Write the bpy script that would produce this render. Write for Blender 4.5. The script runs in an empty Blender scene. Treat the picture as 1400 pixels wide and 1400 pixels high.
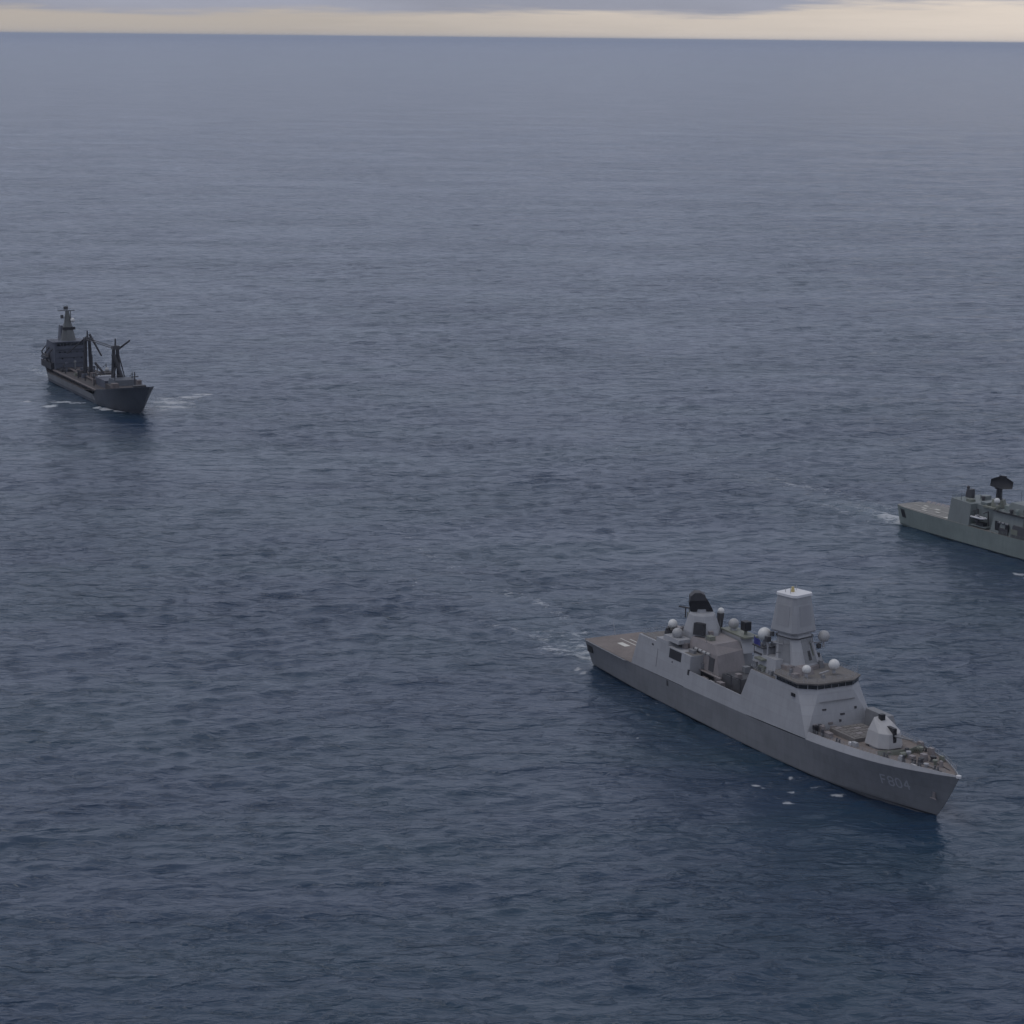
import bpy, bmesh, math, random
import numpy as np
from mathutils import Matrix, Vector
R = math.radians
rnd = random.Random(7)
scene = bpy.context.scene
col = scene.collection

# ------------------------------------------------------------------ camera
CAM_H, FOC = 157.227, 3200.0
cam_d = bpy.data.cameras.new('camera')
cam_d.sensor_width = 36.0
cam_d.lens = 36.0 * FOC / 1400.0
cam_d.clip_start = 1.0
cam_d.clip_end = 400000.0
cam = bpy.data.objects.new('camera', cam_d)
col.objects.link(cam)
pitch = math.atan((700 - 52) / FOC)
cam.matrix_world = Matrix.Translation((0, 0, CAM_H)) @ Matrix.Rotation(R(90) - pitch, 4, 'X') @ Matrix.Rotation(0.010, 4, 'Z')
scene.camera = cam

# ------------------------------------------------------------------ world: overcast dusk-grey sky
SUN_EL, SUN_AZ = R(68), R(290)         # azimuth measured clockwise from +Y (north); high, to the left
world = bpy.data.worlds.new("World")
scene.world = world
world.use_nodes = True
nt = world.node_tree
nt.nodes.clear()
N = nt.nodes.new
L = nt.links.new
out = N('ShaderNodeOutputWorld')
sky = N('ShaderNodeTexSky'); sky.sky_type = 'NISHITA'; sky.sun_disc = False
sky.sun_elevation = SUN_EL; sky.sun_rotation = SUN_AZ
sky.air_density = 1.5; sky.dust_density = 2.0
bg1 = N('ShaderNodeBackground'); bg1.inputs['Strength'].default_value = 0.06
L(sky.outputs[0], bg1.inputs['Color'])
tc = N('ShaderNodeTexCoord')
sep = N('ShaderNodeSeparateXYZ'); L(tc.outputs['Generated'], sep.inputs[0])
# overcast layer: brightness by height
ramp = N('ShaderNodeValToRGB')
cr = ramp.color_ramp
cr.interpolation = 'EASE'
stops = [(0.0, (0.34, 0.35, 0.42)), (0.05, (0.365, 0.41, 0.54)), (0.22, (0.49, 0.53, 0.665)), (0.5, (0.48, 0.515, 0.62)), (1.0, (0.44, 0.46, 0.52))]
while len(cr.elements) < len(stops): cr.elements.new(0.5)
for e, (p, c) in zip(cr.elements, stops):
    e.position = p; e.color = (*c, 1)
L(sep.outputs[2], ramp.inputs[0])
# soft cloud mottling
mp = N('ShaderNodeMapping'); mp.inputs['Scale'].default_value = (2.2, 2.2, 9.0)
L(tc.outputs['Generated'], mp.inputs[0])
nz = N('ShaderNodeTexNoise'); nz.inputs['Scale'].default_value = 1.6; nz.inputs['Detail'].default_value = 6; nz.inputs['Roughness'].default_value = 0.55
L(mp.outputs[0], nz.inputs['Vector'])
mr = N('ShaderNodeMapRange'); mr.inputs[1].default_value = 0.3; mr.inputs[2].default_value = 0.7; mr.inputs[3].default_value = 0.72; mr.inputs[4].default_value = 1.22
L(nz.outputs[0], mr.inputs[0])
mul = N('ShaderNodeVectorMath'); mul.operation = 'MULTIPLY'
L(ramp.outputs[0], mul.inputs[0]); L(mr.outputs[0], mul.inputs[1])
# clear pale strip under the cloud base, low over the horizon
mp2 = N('ShaderNodeMapping'); mp2.inputs['Scale'].default_value = (11.0, 11.0, 190.0); mp2.inputs['Location'].default_value = (1.3, 4.1, 0.0)
L(tc.outputs['Generated'], mp2.inputs[0])
nz2 = N('ShaderNodeTexNoise'); nz2.inputs['Scale'].default_value = 1.0; nz2.inputs['Detail'].default_value = 8; nz2.inputs['Roughness'].default_value = 0.62
L(mp2.outputs[0], nz2.inputs['Vector'])
# cloud base height: about 0.009 on the left, rising to 0.016 at the right (x > 0.1)
m1 = N('ShaderNodeMapRange'); m1.interpolation_type = 'SMOOTHSTEP'
m1.inputs[1].default_value = 0.085; m1.inputs[2].default_value = 0.125; m1.inputs[3].default_value = 0.0; m1.inputs[4].default_value = 0.0058
L(sep.outputs[0], m1.inputs[0])
m2 = N('ShaderNodeMath'); m2.operation = 'MULTIPLY_ADD'; m2.inputs[1].default_value = -0.011; L(nz2.outputs[0], m2.inputs[0]); L(sep.outputs[2], m2.inputs[2])
nz3 = N('ShaderNodeTexNoise'); nz3.inputs['Scale'].default_value = 4.5; nz3.inputs['Detail'].default_value = 6; nz3.inputs['Roughness'].default_value = 0.6
L(mp2.outputs[0], nz3.inputs['Vector'])
m2b = N('ShaderNodeMath'); m2b.operation = 'MULTIPLY_ADD'; m2b.inputs[1].default_value = -0.0045; L(nz3.outputs[0], m2b.inputs[0]); L(m2.outputs[0], m2b.inputs[2])
m3 = N('ShaderNodeMath'); m3.operation = 'SUBTRACT'; L(m2b.outputs[0], m3.inputs[0]); L(m1.outputs[0], m3.inputs[1])
m4 = N('ShaderNodeMapRange'); m4.interpolation_type = 'SMOOTHSTEP'
m4.inputs[1].default_value = -0.0002; m4.inputs[2].default_value = 0.0052; m4.inputs[3].default_value = 0.0; m4.inputs[4].default_value = 1.0
L(m3.outputs[0], m4.inputs[0])
strip = N('ShaderNodeValToRGB')
scr = strip.color_ramp
scr.elements[0].position = 0.28; scr.elements[0].color = (0.50, 0.45, 0.405, 1)
scr.elements[1].position = 0.72; scr.elements[1].color = (0.78, 0.69, 0.61, 1)
msx = N('ShaderNodeMapRange'); msx.inputs[1].default_value = -0.25; msx.inputs[2].default_value = 0.3
L(sep.outputs[0], msx.inputs[0]); 
madd = N('ShaderNodeMath'); madd.operation = 'MULTIPLY_ADD'; madd.inputs[1].default_value = 0.3; L(nz2.outputs[0], madd.inputs[0])
msub = N('ShaderNodeMath'); msub.operation = 'MULTIPLY_ADD'; msub.inputs[1].default_value = 0.8; msub.inputs[2].default_value = -0.1; L(msx.outputs[0], msub.inputs[0])
L(msub.outputs[0], madd.inputs[2]); L(madd.outputs[0], strip.inputs[0])
mixs = N('ShaderNodeMix'); mixs.data_type = 'RGBA'
L(m4.outputs[0], mixs.inputs[0]); L(strip.outputs[0], mixs.inputs[6]); L(mul.outputs[0], mixs.inputs[7])
bg2 = N('ShaderNodeBackground'); bg2.inputs['Strength'].default_value = 1.0
L(mixs.outputs[2], bg2.inputs['Color'])
msh = N('ShaderNodeMixShader'); msh.inputs[0].default_value = 0.93
L(bg1.outputs[0], msh.inputs[1]); L(bg2.outputs[0], msh.inputs[2])
L(msh.outputs[0], out.inputs['Surface'])

# ------------------------------------------------------------------ sun (veiled by cloud)
sd = bpy.data.lights.new('sun', 'SUN'); sd.energy = 0.55; sd.angle = R(24); sd.color = (1.0, 0.95, 0.90)
sun = bpy.data.objects.new('sun', sd); col.objects.link(sun)
dirv = Vector((math.sin(SUN_AZ) * math.cos(SUN_EL), math.cos(SUN_AZ) * math.cos(SUN_EL), math.sin(SUN_EL)))
sun.rotation_euler = dirv.to_track_quat('Z', 'Y').to_euler()

scene.view_settings.view_transform = 'Standard'
scene.view_settings.look = 'None'
scene.view_settings.exposure = 0.0
scene.view_settings.gamma = 1.0
scene.view_settings.use_curve_mapping = False
scene.cycles.volume_bounces = 0
scene.cycles.max_bounces = 5

# ------------------------------------------------------------------ materials
def newmat(name):
    m = bpy.data.materials.new(name); m.use_nodes = True
    t = m.node_tree
    return m, t, t.nodes['Principled BSDF']

def paint(name, c, rough=0.55, var=0.10, rust=0.0, scale=0.35, metal=0.0, streak=True, stain=(0.16, 0.10, 0.07), panels=0.0):
    m, t, b = newmat(name)
    n, l = t.nodes.new, t.links.new
    co = n('ShaderNodeTexCoord')
    mpp = n('ShaderNodeMapping'); mpp.inputs['Scale'].default_value = (1.0, 1.0, 0.18) if streak else (1, 1, 1)
    l(co.outputs['Object'], mpp.inputs[0])
    a = n('ShaderNodeTexNoise'); a.inputs['Scale'].default_value = scale * 3; a.inputs['Detail'].default_value = 7; a.inputs['Roughness'].default_value = 0.6
    l(mpp.outputs[0], a.inputs['Vector'])
    b2 = n('ShaderNodeTexNoise'); b2.inputs['Scale'].default_value = scale * 0.4; b2.inputs['Detail'].default_value = 3
    l(co.outputs['Object'], b2.inputs['Vector'])
    ad = n('ShaderNodeMath'); ad.operation = 'ADD'; l(a.outputs[0], ad.inputs[0]); l(b2.outputs[0], ad.inputs[1])
    r = n('ShaderNodeMapRange'); r.inputs[1].default_value = 0.7; r.inputs[2].default_value = 1.3; r.inputs[3].default_value = 1 - var; r.inputs[4].default_value = 1 + var
    l(ad.outputs[0], r.inputs[0])
    v = n('ShaderNodeVectorMath'); v.operation = 'SCALE'; v.inputs[0].default_value = c; l(r.outputs[0], v.inputs['Scale'])
    src = v.outputs[0]
    if panels > 0:                       # plating: each plate a shade of its own, welded seams between them
        sx_ = n('ShaderNodeSeparateXYZ'); l(co.outputs['Object'], sx_.inputs[0])
        cx_ = n('ShaderNodeCombineXYZ'); xy = n('ShaderNodeMath'); xy.operation = 'MULTIPLY_ADD'; xy.inputs[1].default_value = 0.8
        l(sx_.outputs[1], xy.inputs[0]); l(sx_.outputs[0], xy.inputs[2]); l(xy.outputs[0], cx_.inputs[0]); l(sx_.outputs[2], cx_.inputs[1])
        bk = n('ShaderNodeTexBrick'); bk.inputs['Scale'].default_value = 1.0; bk.inputs['Brick Width'].default_value = 5.5; bk.inputs['Row Height'].default_value = 2.1
        bk.inputs['Mortar Size'].default_value = 0.035; bk.inputs['Color1'].default_value = (1-panels,)*3+(1,); bk.inputs['Color2'].default_value = (1+panels,)*3+(1,); bk.inputs['Mortar'].default_value = (1-3.2*panels,)*3+(1,)
        l(cx_.outputs[0], bk.inputs['Vector'])
        pm = n('ShaderNodeVectorMath'); pm.operation = 'MULTIPLY'; l(src, pm.inputs[0]); l(bk.outputs['Color'], pm.inputs[1]); src = pm.outputs[0]
    if rust > 0:
        rr = n('ShaderNodeMapRange'); rr.inputs[1].default_value = 0.60; rr.inputs[2].default_value = 0.74; rr.inputs[3].default_value = 0; rr.inputs[4].default_value = rust
        l(a.outputs[0], rr.inputs[0])
        mx = n('ShaderNodeMix'); mx.data_type = 'RGBA'; mx.inputs[7].default_value = (*stain, 1)
        l(rr.outputs[0], mx.inputs[0]); l(src, mx.inputs[6]); src = mx.outputs[2]
    l(src, b.inputs['Base Color'])
    b.inputs['Roughness'].default_value = rough
    b.inputs['Metallic'].default_value = metal
    return m

M = {}
M['grey'] = paint('light_grey_paint', (0.308, 0.314, 0.334), var=0.09, panels=0.045, rust=0.12, stain=(0.2, 0.18, 0.17))
M['hull'] = paint('grey_with_hull_shade', (0.185, 0.190, 0.203), var=0.12, panels=0.05, rust=0.16, stain=(0.09, 0.085, 0.085))  # light grey paint darkened: shade on the flared hull is in the colour
M['boot'] = paint('boot_topping', (0.02, 0.02, 0.025), var=0.2)
M['deck'] = paint('deck_paint', (0.17, 0.145, 0.135), rough=0.8, var=0.22, rust=0.3, scale=0.5, streak=False, stain=(0.09, 0.085, 0.08))
M['deck2'] = paint('grey_deck_paint', (0.15, 0.14, 0.135), rough=0.8, var=0.18, scale=0.6, streak=False)
M['white'] = paint('white_paint', (0.62, 0.62, 0.64), var=0.05)
M['dome'] = paint('radome_white', (0.60, 0.60, 0.59), rough=0.4, var=0.04)
M['gdome'] = paint('radome_grey', (0.34, 0.34, 0.345), rough=0.45, var=0.04)
M['gun'] = paint('turret_white', (0.37, 0.367, 0.375), var=0.05)
M['tan'] = paint('weathered_paint', (0.215, 0.195, 0.198), var=0.14, rust=0.5, scale=0.6)
M['olive'] = paint('olive_grey', (0.17, 0.18, 0.15), var=0.15)
M['black'] = paint('black_paint', (0.012, 0.012, 0.016), rough=0.5, var=0.2)
M['dark'] = paint('dark_grey', (0.055, 0.055, 0.062), rough=0.6, var=0.2)
M['blue'] = paint('blue_cloth', (0.035, 0.04, 0.20), rough=0.8, var=0.1)
M['line'] = paint('deck_marking', (0.55, 0.54, 0.50), rough=0.8, var=0.15, streak=False)
M['pale'] = paint('pennant_paint', (0.33, 0.34, 0.37), var=0.06)
M['okerline'] = paint('mast_light', (0.45, 0.36, 0.16), var=0.1)
M['tgrey'] = paint('tanker_grey', (0.055, 0.063, 0.080), var=0.22, rust=0.15, stain=(0.07, 0.06, 0.055), scale=0.25)
M['tblock'] = paint('tanker_house_grey', (0.072, 0.080, 0.108), var=0.14, rust=0.15, stain=(0.07, 0.06, 0.055), scale=0.25)
M['tstrip'] = paint('tanker_lit_side_grey', (0.16, 0.165, 0.175), var=0.2, rust=0.3, scale=0.25)  # hull grey lightened to carry the light on the tanker's side
M['tdeck'] = paint('tanker_deck', (0.062, 0.056, 0.058), rough=0.85, var=0.3, scale=0.4, streak=False)
M['trust'] = paint('tanker_deck_edge', (0.14, 0.12, 0.12), rough=0.85, var=0.25, scale=0.4, streak=False)
M['green'] = paint('greenish_grey_paint', (0.20, 0.235, 0.222), var=0.13, panels=0.04, rust=0.2)
M['greend'] = paint('greenish_deckhouse', (0.165, 0.188, 0.188), var=0.13, rust=0.2)
M['gdeck'] = paint('greenish_deck', (0.20, 0.195, 0.185), rough=0.8, var=0.2, scale=0.5, streak=False)
M['tdark'] = paint('tanker_black', (0.02, 0.02, 0.026), var=0.2)
M['folive'] = paint('tanker_mast_paint', (0.10, 0.105, 0.105), var=0.15)
mg, tg, bgm = newmat('bridge_glass')
bgm.inputs['Base Color'].default_value = (0.008, 0.010, 0.014, 1); bgm.inputs['Roughness'].default_value = 0.12
M['glass'] = mg

# ------------------------------------------------------------------ mesh helpers
class MB:
    def __init__(s): s.v = []; s.f = []
    def add(s, verts, faces):
        o = len(s.v); s.v += [tuple(p) for p in verts]; s.f += [tuple(i + o for i in f) for f in faces]; return s
    def loft(s, rings, cap0=True, cap1=True, closed=True):
        n = len(rings[0]); vs = [p for r in rings for p in r]; fs = []
        for k in range(len(rings) - 1):
            for i in range(n if closed else n - 1):
                j = (i + 1) % n
                fs.append((k*n+i, k*n+j, (k+1)*n+j, (k+1)*n+i))
        if cap0: fs.append(tuple(range(n))[::-1])
        if cap1: fs.append(tuple((len(rings)-1)*n + i for i in range(n)))
        return s.add(vs, fs)
    def frustum(s, a, za, b, zb):
        # a, b: (x0,x1,y0,y1)
        q = lambda r, z: [(r[0], r[2], z), (r[1], r[2], z), (r[1], r[3], z), (r[0], r[3], z)]
        return s.loft([q(a, za), q(b, zb)])
    def box(s, x0, x1, y0, y1, z0, z1): return s.frustum((x0, x1, y0, y1), z0, (x0, x1, y0, y1), z1)
    def tube(s, p, q, r0, r1=None, n=8):
        r1 = r0 if r1 is None else r1
        p, q = Vector(p), Vector(q); d = (q - p).normalized()
        u = d.orthogonal().normalized(); w = d.cross(u)
        ring = lambda c, r: [c + u*math.cos(2*math.pi*i/n)*r + w*math.sin(2*math.pi*i/n)*r for i in range(n)]
        return s.loft([ring(p, r0), ring(q, r1)])
    def lathe(s, c, prof, n=20):
        c = Vector(c)
        return s.loft([[(c.x + r*math.cos(2*math.pi*i/n), c.y + r*math.sin(2*math.pi*i/n), c.z + z) for i in range(n)] for r, z in prof])
    def sphere(s, c, r, n=18, m=10, z0=-1.0):
        prof = []
        a0 = math.asin(max(-1, z0))
        for k in range(m + 1):
            a = a0 + (math.pi/2 - a0) * k / m
            prof.append((max(r*math.cos(a), 0.004), r*math.sin(a)))
        return s.lathe(c, prof, n)
    def prism(s, pts, axis, a, b):
        # pts outline in the two other axes, extruded along axis from a to b
        def mk(t):
            if axis == 'y': return [(p[0], t, p[1]) for p in pts]
            if axis == 'x': return [(t, p[0], p[1]) for p in pts]
            return [(p[0], p[1], t) for p in pts]
        return s.loft([mk(a), mk(b)])
    def build(s, name, mat, parent=None, smooth=False, bevel=0.0):
        me = bpy.data.meshes.new(name)
        me.from_pydata(s.v, [], s.f); me.update()
        bm = bmesh.new(); bm.from_mesh(me)
        bmesh.ops.recalc_face_normals(bm, faces=bm.faces)
        bm.to_mesh(me); bm.free()
        if smooth:
            for p in me.polygons: p.use_smooth = True
        me.materials.append(mat)
        o = bpy.data.objects.new(name, me); col.objects.link(o)
        if parent: o.parent = parent
        if bevel:
            bv = o.modifiers.new('bevel', 'BEVEL'); bv.width = bevel; bv.segments = 2; bv.limit_method = 'ANGLE'
        return o

def tag(o, label=None, cat=None, group=None, kind=None):
    if label: o['label'] = label
    if cat: o['category'] = cat
    if group: o['group'] = group
    if kind: o['kind'] = kind
    return o

def interp(tbl, x):
    xs = [t[0] for t in tbl]; ys = [t[1] for t in tbl]
    return float(np.interp(x, xs, ys))
def smooth_tbl(tbl):
    xs = np.array([t[0] for t in tbl], float); ys = np.array([t[1] for t in tbl], float)
    m = np.zeros(len(xs)); d = np.diff(ys)/np.diff(xs)
    m[1:-1] = np.where(d[1:]*d[:-1] > 0, 2*d[1:]*d[:-1]/(d[1:]+d[:-1]+1e-12), 0); m[0] = d[0]; m[-1] = d[-1]
    def f(x):
        x = min(max(x, xs[0]), xs[-1]); i = min(int(np.searchsorted(xs, x, 'right')) - 1, len(xs) - 2)
        h = xs[i+1]-xs[i]; t = (x-xs[i])/h
        return float((2*t**3-3*t**2+1)*ys[i]+(t**3-2*t**2+t)*h*m[i]+(-2*t**3+3*t**2)*ys[i+1]+(t**3-t**2)*h*m[i+1])
    return f

def root(name, sx, sy, hd, label, cat, group=None):
    o = bpy.data.objects.new(name, None); col.objects.link(o)
    o.location = (sx, sy, 0); o.rotation_euler = (0, 0, hd + math.pi)
    o.empty_display_size = 5
    return tag(o, label, cat, group)

def hull_surface(keel_x, top_y, top_z, wl_y, stem_top, stem_wl, Ltop, Lwl, nx=90, nz=10, flare=1.6, zmin=-2.5):
    """grid of points s (0..1 along) x t (0 = bottom, 1 = top): returns func P(s,t) for starboard side"""
    def P(s, t):
        s2 = s ** 1.35                    # denser towards the bow
        # stem / stern x as function of t
        tw = 0.0 if t < 0 else t
        x0 = stem_wl + (stem_top - stem_wl) * tw ** 0.85 if t >= 0 else stem_wl - t * 3
        x1 = Lwl + (Ltop - Lwl) * tw
        x = x0 + (x1 - x0) * s2
        xt = stem_top + (Ltop - stem_top) * s2
        zt = top_z(xt)
        yw = wl_y(stem_wl + (Lwl - stem_wl) * s2); yt = top_y(xt)
        if t < 0:
            return (x, yw * (1 + t * 0.5), t * (-zmin))
        f = t ** (1 + (flare - 1) * max(0, 1 - s2 * 2.2))
        return (x, yw + (yt - yw) * f, zt * t)
    return P

def build_hull(P, parent, mat, nx=80, nz=9, name='hull', t0=-1):
    mb = MB()
    ts = ([-1.0] if t0 < 0 else []) + [i/nz for i in range(nz+1)]
    ss = [i/nx for i in range(nx+1)]
    for side in (1, -1):
        vs = [(P(s, t)[0], side*P(s, t)[1], P(s, t)[2]) for s in ss for t in ts]
        n = len(ts); fs = []
        for i in range(nx):
            for j in range(n-1):
                fs.append((i*n+j, (i+1)*n+j, (i+1)*n+j+1, i*n+j+1))
        mb.add(vs, fs)
    # transom
    vs = []; n = len(ts)
    for t in ts:
        p = P(1, t); vs += [(p[0], p[1], p[2]), (p[0], -p[1], p[2])]
    mb.add(vs, [(2*j, 2*j+1, 2*j+3, 2*j+2) for j in range(n-1)])
    o = mb.build(name, mat, parent, smooth=True)
    em = o.modifiers.new('es', 'EDGE_SPLIT'); em.split_angle = R(40)
    return o

def deck_sheet(xs, yf, zf, dz=0.0):
    mb = MB(); vs = []; fs = []
    for x in xs: vs += [(x, yf(x), zf(x)+dz), (x, 0, zf(x)+dz+0.05), (x, -yf(x), zf(x)+dz)]
    for i in range(len(xs)-1):
        for j in range(2): fs.append((3*i+j, 3*i+j+1, 3*i+j+4, 3*i+j+3))
    return mb.add(vs, fs)

def railing(path, parent, h=1.05, gap=2.0, mat=None):
    mb = MB()
    for a, b in zip(path[:-1], path[1:]):
        a, b = Vector(a), Vector(b); ln = (b-a).length; n = max(1, round(ln/gap))
        for i in range(n+1):
            p = a.lerp(b, i/n); mb.tube(p, p+Vector((0, 0, h)), 0.035, n=4)
        for k in (0.35, 0.68, 1.0): mb.tube(a+Vector((0, 0, h*k)), b+Vector((0, 0, h*k)), 0.022, n=4)
    return mb.build('railing', mat or M['grey'], parent)

def radome(c, r, parent, mat='dome', post=0.0, postr=0.25, base=0.3):
    o = MB().sphere(c, r, z0=-0.75).build('radome', M[mat], parent, smooth=True)
    if post > 0:
        MB().tube((c[0], c[1], c[2]-r*0.7), (c[0], c[1], c[2]-r*0.7-post), postr*0.8, postr).build('pedestal', M['grey'], o)
    return o

def poly_ring(cx, cy, z, r, n=8, rot=0.0, rx=None):
    return [(cx + r*math.cos(rot+2*math.pi*i/n), cy + (rx or r)*math.sin(rot+2*math.pi*i/n), z) for i in range(n)]

def chamfered_square(cx, cy, z, a, ch, rot):
    h = a/2; pts = [(h, -h+ch), (h, h-ch), (h-ch, h), (-h+ch, h), (-h, h-ch), (-h, -h+ch), (-h+ch, -h), (h-ch, -h)]
    c, s = math.cos(rot), math.sin(rot)
    return [(cx + x*c - y*s, cy + x*s + y*c, z) for x, y in pts]

def bitts(x, y, z, parent):
    mb = MB().box(x-0.8, x+0.8, y-0.3, y+0.3, z, z+0.12)
    for d in (-0.5, 0.5): mb.lathe((x+d, y, z+0.12), [(0.2, 0), (0.2, 0.6), (0.27, 0.62), (0.27, 0.75)], 10)
    return mb.build('mooring_bitts', M['dark'], parent)

# ================================================================== FRIGATE (large, foreground)
FS = (91.79, 457.19, -1.1009)
fr = root('frigate', FS[0], FS[1], FS[2], 'light grey frigate with tall faceted mast and white bow gun, nearest ship in the foreground', 'warship')
kn_y = smooth_tbl([(0, 0.05), (2.5, 1.5), (6, 3.1), (10, 4.7), (16, 6.4), (24, 7.8), (34, 8.8), (46, 9.3), (60, 9.42), (112, 9.42), (130, 9.1), (144.2, 8.5)])
kn_z = smooth_tbl([(0, 10.3), (9, 9.75), (18, 9.1), (30, 8.45), (42, 7.95), (60, 7.35), (80, 6.95), (105, 6.6), (144.2, 6.4)])
wl_y = smooth_tbl([(7, 0.05), (12, 1.6), (20, 4.0), (30, 6.3), (42, 8.0), (56, 8.75), (75, 9.0), (110, 8.7), (128, 7.9), (142, 7.0)])
PF = hull_surface(None, kn_y, kn_z, wl_y, 0.0, 7.0, 144.2, 142.3)
hull = build_hull(PF, fr, M['hull'])
slope = 0.115
# foredeck bulwark strip above knuckle (tumblehome), x 0..43
def strip_h(x): return interp([(0, 0.25), (3, 0.55), (10, 1.05), (20, 1.45), (43, 1.65)], x)
mb = MB(); xs = [0.0, 1, 2.5, 4.5, 7, 10, 14, 18, 22, 26, 30, 34, 38, 42.3]
for sd_ in (1, -1):
    vs = []
    for x in xs:
        h = strip_h(x); y = kn_y(x); z = kn_z(x)
        yi = max(0.03, y - 0.06 - 0.36*h); t = 0.14
        vs += [(x, sd_*y, z), (x + 0.0, sd_*yi, z+h), (x, sd_*max(0.02, yi-t), z+h), (x, sd_*max(0.01, yi-t), z+h-0.5)]
    fs = []
    for i in range(len(xs)-1):
        for j in range(3): fs.append((4*i+j, 4*i+j+4, 4*i+j+5, 4*i+j+1))
    mb.add(vs, fs)
bul = mb.build('bulwark', M['grey'], fr)
fd_y = lambda x: max(0.02, kn_y(x) - 0.06 - 0.36*strip_h(x) - 0.16)
fd_z = lambda x: kn_z(x) + strip_h(x) - 0.38
deck_sheet([0.3, 1, 2.5, 4.5, 7, 10, 14, 18, 22, 26, 30, 34, 38, 42.5, 46], fd_y, fd_z).build('foredeck', M['deck'], fr)
# flight deck
fl_y = lambda x: kn_y(x) - 0.02
flz = 6.5
deck_sheet([116.0, 120, 125, 130, 135, 140, 144.2], fl_y, lambda x: kn_z(x) + 0.03).build('flight_deck', M['deck'], fr)
mb = MB()
z_ = 6.4 + 0.13
mb.box(131.5, 138.6, -1.9, -1.55, z_, z_+0.01); mb.box(119.0, 140.5, -0.14, 0.14, z_, z_+0.011)
mb.box(132.6, 136.6, 1.6, 3.2, z_+0.003, z_+0.016); mb.box(118.5, 119.0, -7.5, 7.5, z_, z_+0.01)
mb.build('deck_marking', M['line'], fr)
# nets round the flight deck
for s in (1, -1):
    mb = MB()
    for k in range(10):
        x0 = 120.5 + k*2.25
        y0 = kn_y(x0+1)
        mb.add([(x0, s*y0, 6.45), (x0+2.05, s*y0, 6.45), (x0+2.05, s*(y0+1.0), 6.75), (x0, s*(y0+1.0), 6.75)], [(0, 1, 2, 3)])
    mb.build('safety_net', M['dark' if s < 0 else 'hull'], fr)
# mooring openings at the quarter
for s in (1, -1):
    MB().prism([(140.2, 3.6), (142.6, 3.6), (142.9, 5.2), (140.2, 5.2)], 'y', s*8.30 - 0.2, s*8.30 + 0.15).build('mooring_port', M['black'], fr)
# hull side details (starboard): slim dark opening, waterline band follows hull
def hull_pt(x, z, off=0.02, P=PF):
    # numeric solve for the starboard side point at x, z
    lo = 0.5; s, t = 0.5, 0.5
    for _ in range(40):
        p = P(s, t); e = 1e-4
        pa, pb = P(s+e, t), P(s, t+e)
        J = np.array([[(pa[0]-p[0])/e, (pb[0]-p[0])/e], [(pa[2]-p[2])/e, (pb[2]-p[2])/e]])
        d = np.linalg.solve(J, np.array([x-p[0], z-p[2]]))
        s = min(max(s+d[0], 1e-3), .999); t = min(max(t+d[1], 1e-3), .999)
    p = P(s, t)
    return (p[0], p[1]+off, p[2])
mb = MB()
n = 60
vs = []
for i in range(n+1):
    s = 0.004 + 0.992*i/n
    for t in (-0.05, 0.03):
        p = PF(s, t); vs.append((p[0], p[1]+0.03, p[2]))
for sd_ in (1, -1):
    mb.add([(v[0], sd_*v[1], v[2]) for v in vs], [(2*i, 2*i+2, 2*i+3, 2*i+1) for i in range(n)])
mb.build('boot_topping', M['boot'], fr)
# superstructure sidewall plane
def sy(z, x=60): return kn_y(x) - 0.02 - slope*(z - kn_z(x))
# forward block
mb = MB()
C = lambda s: (42.0, s*(sy(9.4, 42)), 8.6)
ring = {}
for s in (1, -1):
    ring[s] = dict(C=(42.0, s*9.2, 8.1), D=(70.6, s*sy(7.1, 70), 7.1), E=(66.3, s*sy(17.7, 66), 17.7), A=(47.2, s*8.15, 17.1), B=(44.6, s*4.6, 17.1), A2=(47.6, s*8.08, 17.7), B2=(45.0, s*4.55, 17.7))
K = ['C', 'D', 'E', 'A', 'B', 'A2', 'B2']
vs = [ring[1][k] for k in K] + [ring[-1][k] for k in K]
i = {k: j for j, k in enumerate(K)}; q = len(K)
fs = [(i['C'], i['D'], i['E'], i['A2'], i['A']), (q+i['C'], q+i['A'], q+i['A2'], q+i['E'], q+i['D']),
      (i['C'], i['A'], i['B']), (q+i['C'], q+i['B'], q+i['A']),
      (i['C'], i['B'], q+i['B'], q+i['C']), (i['B'], i['A'], i['A2'], i['B2']), (q+i['B'], q+i['B2'], q+i['A2'], q+i['A']), (i['B'], i['B2'], q+i['B2'], q+i['B']),
      (i['E'], q+i['E'], q+i['A2'], q+i['B2'], i['B2'], i['A2']), (i['D'], q+i['D'], q+i['E'], i['E'])]
mb.add(vs, fs)
sup = mb.build('superstructure', M['grey'], fr)
MB().add([(47.6, 8.0, 17.72), (66.2, 8.0, 17.72), (66.2, -8.0, 17.72), (47.6, -8.0, 17.72)], [(0, 1, 2, 3)]).build('upper_deck', M['deck2'], fr)
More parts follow.
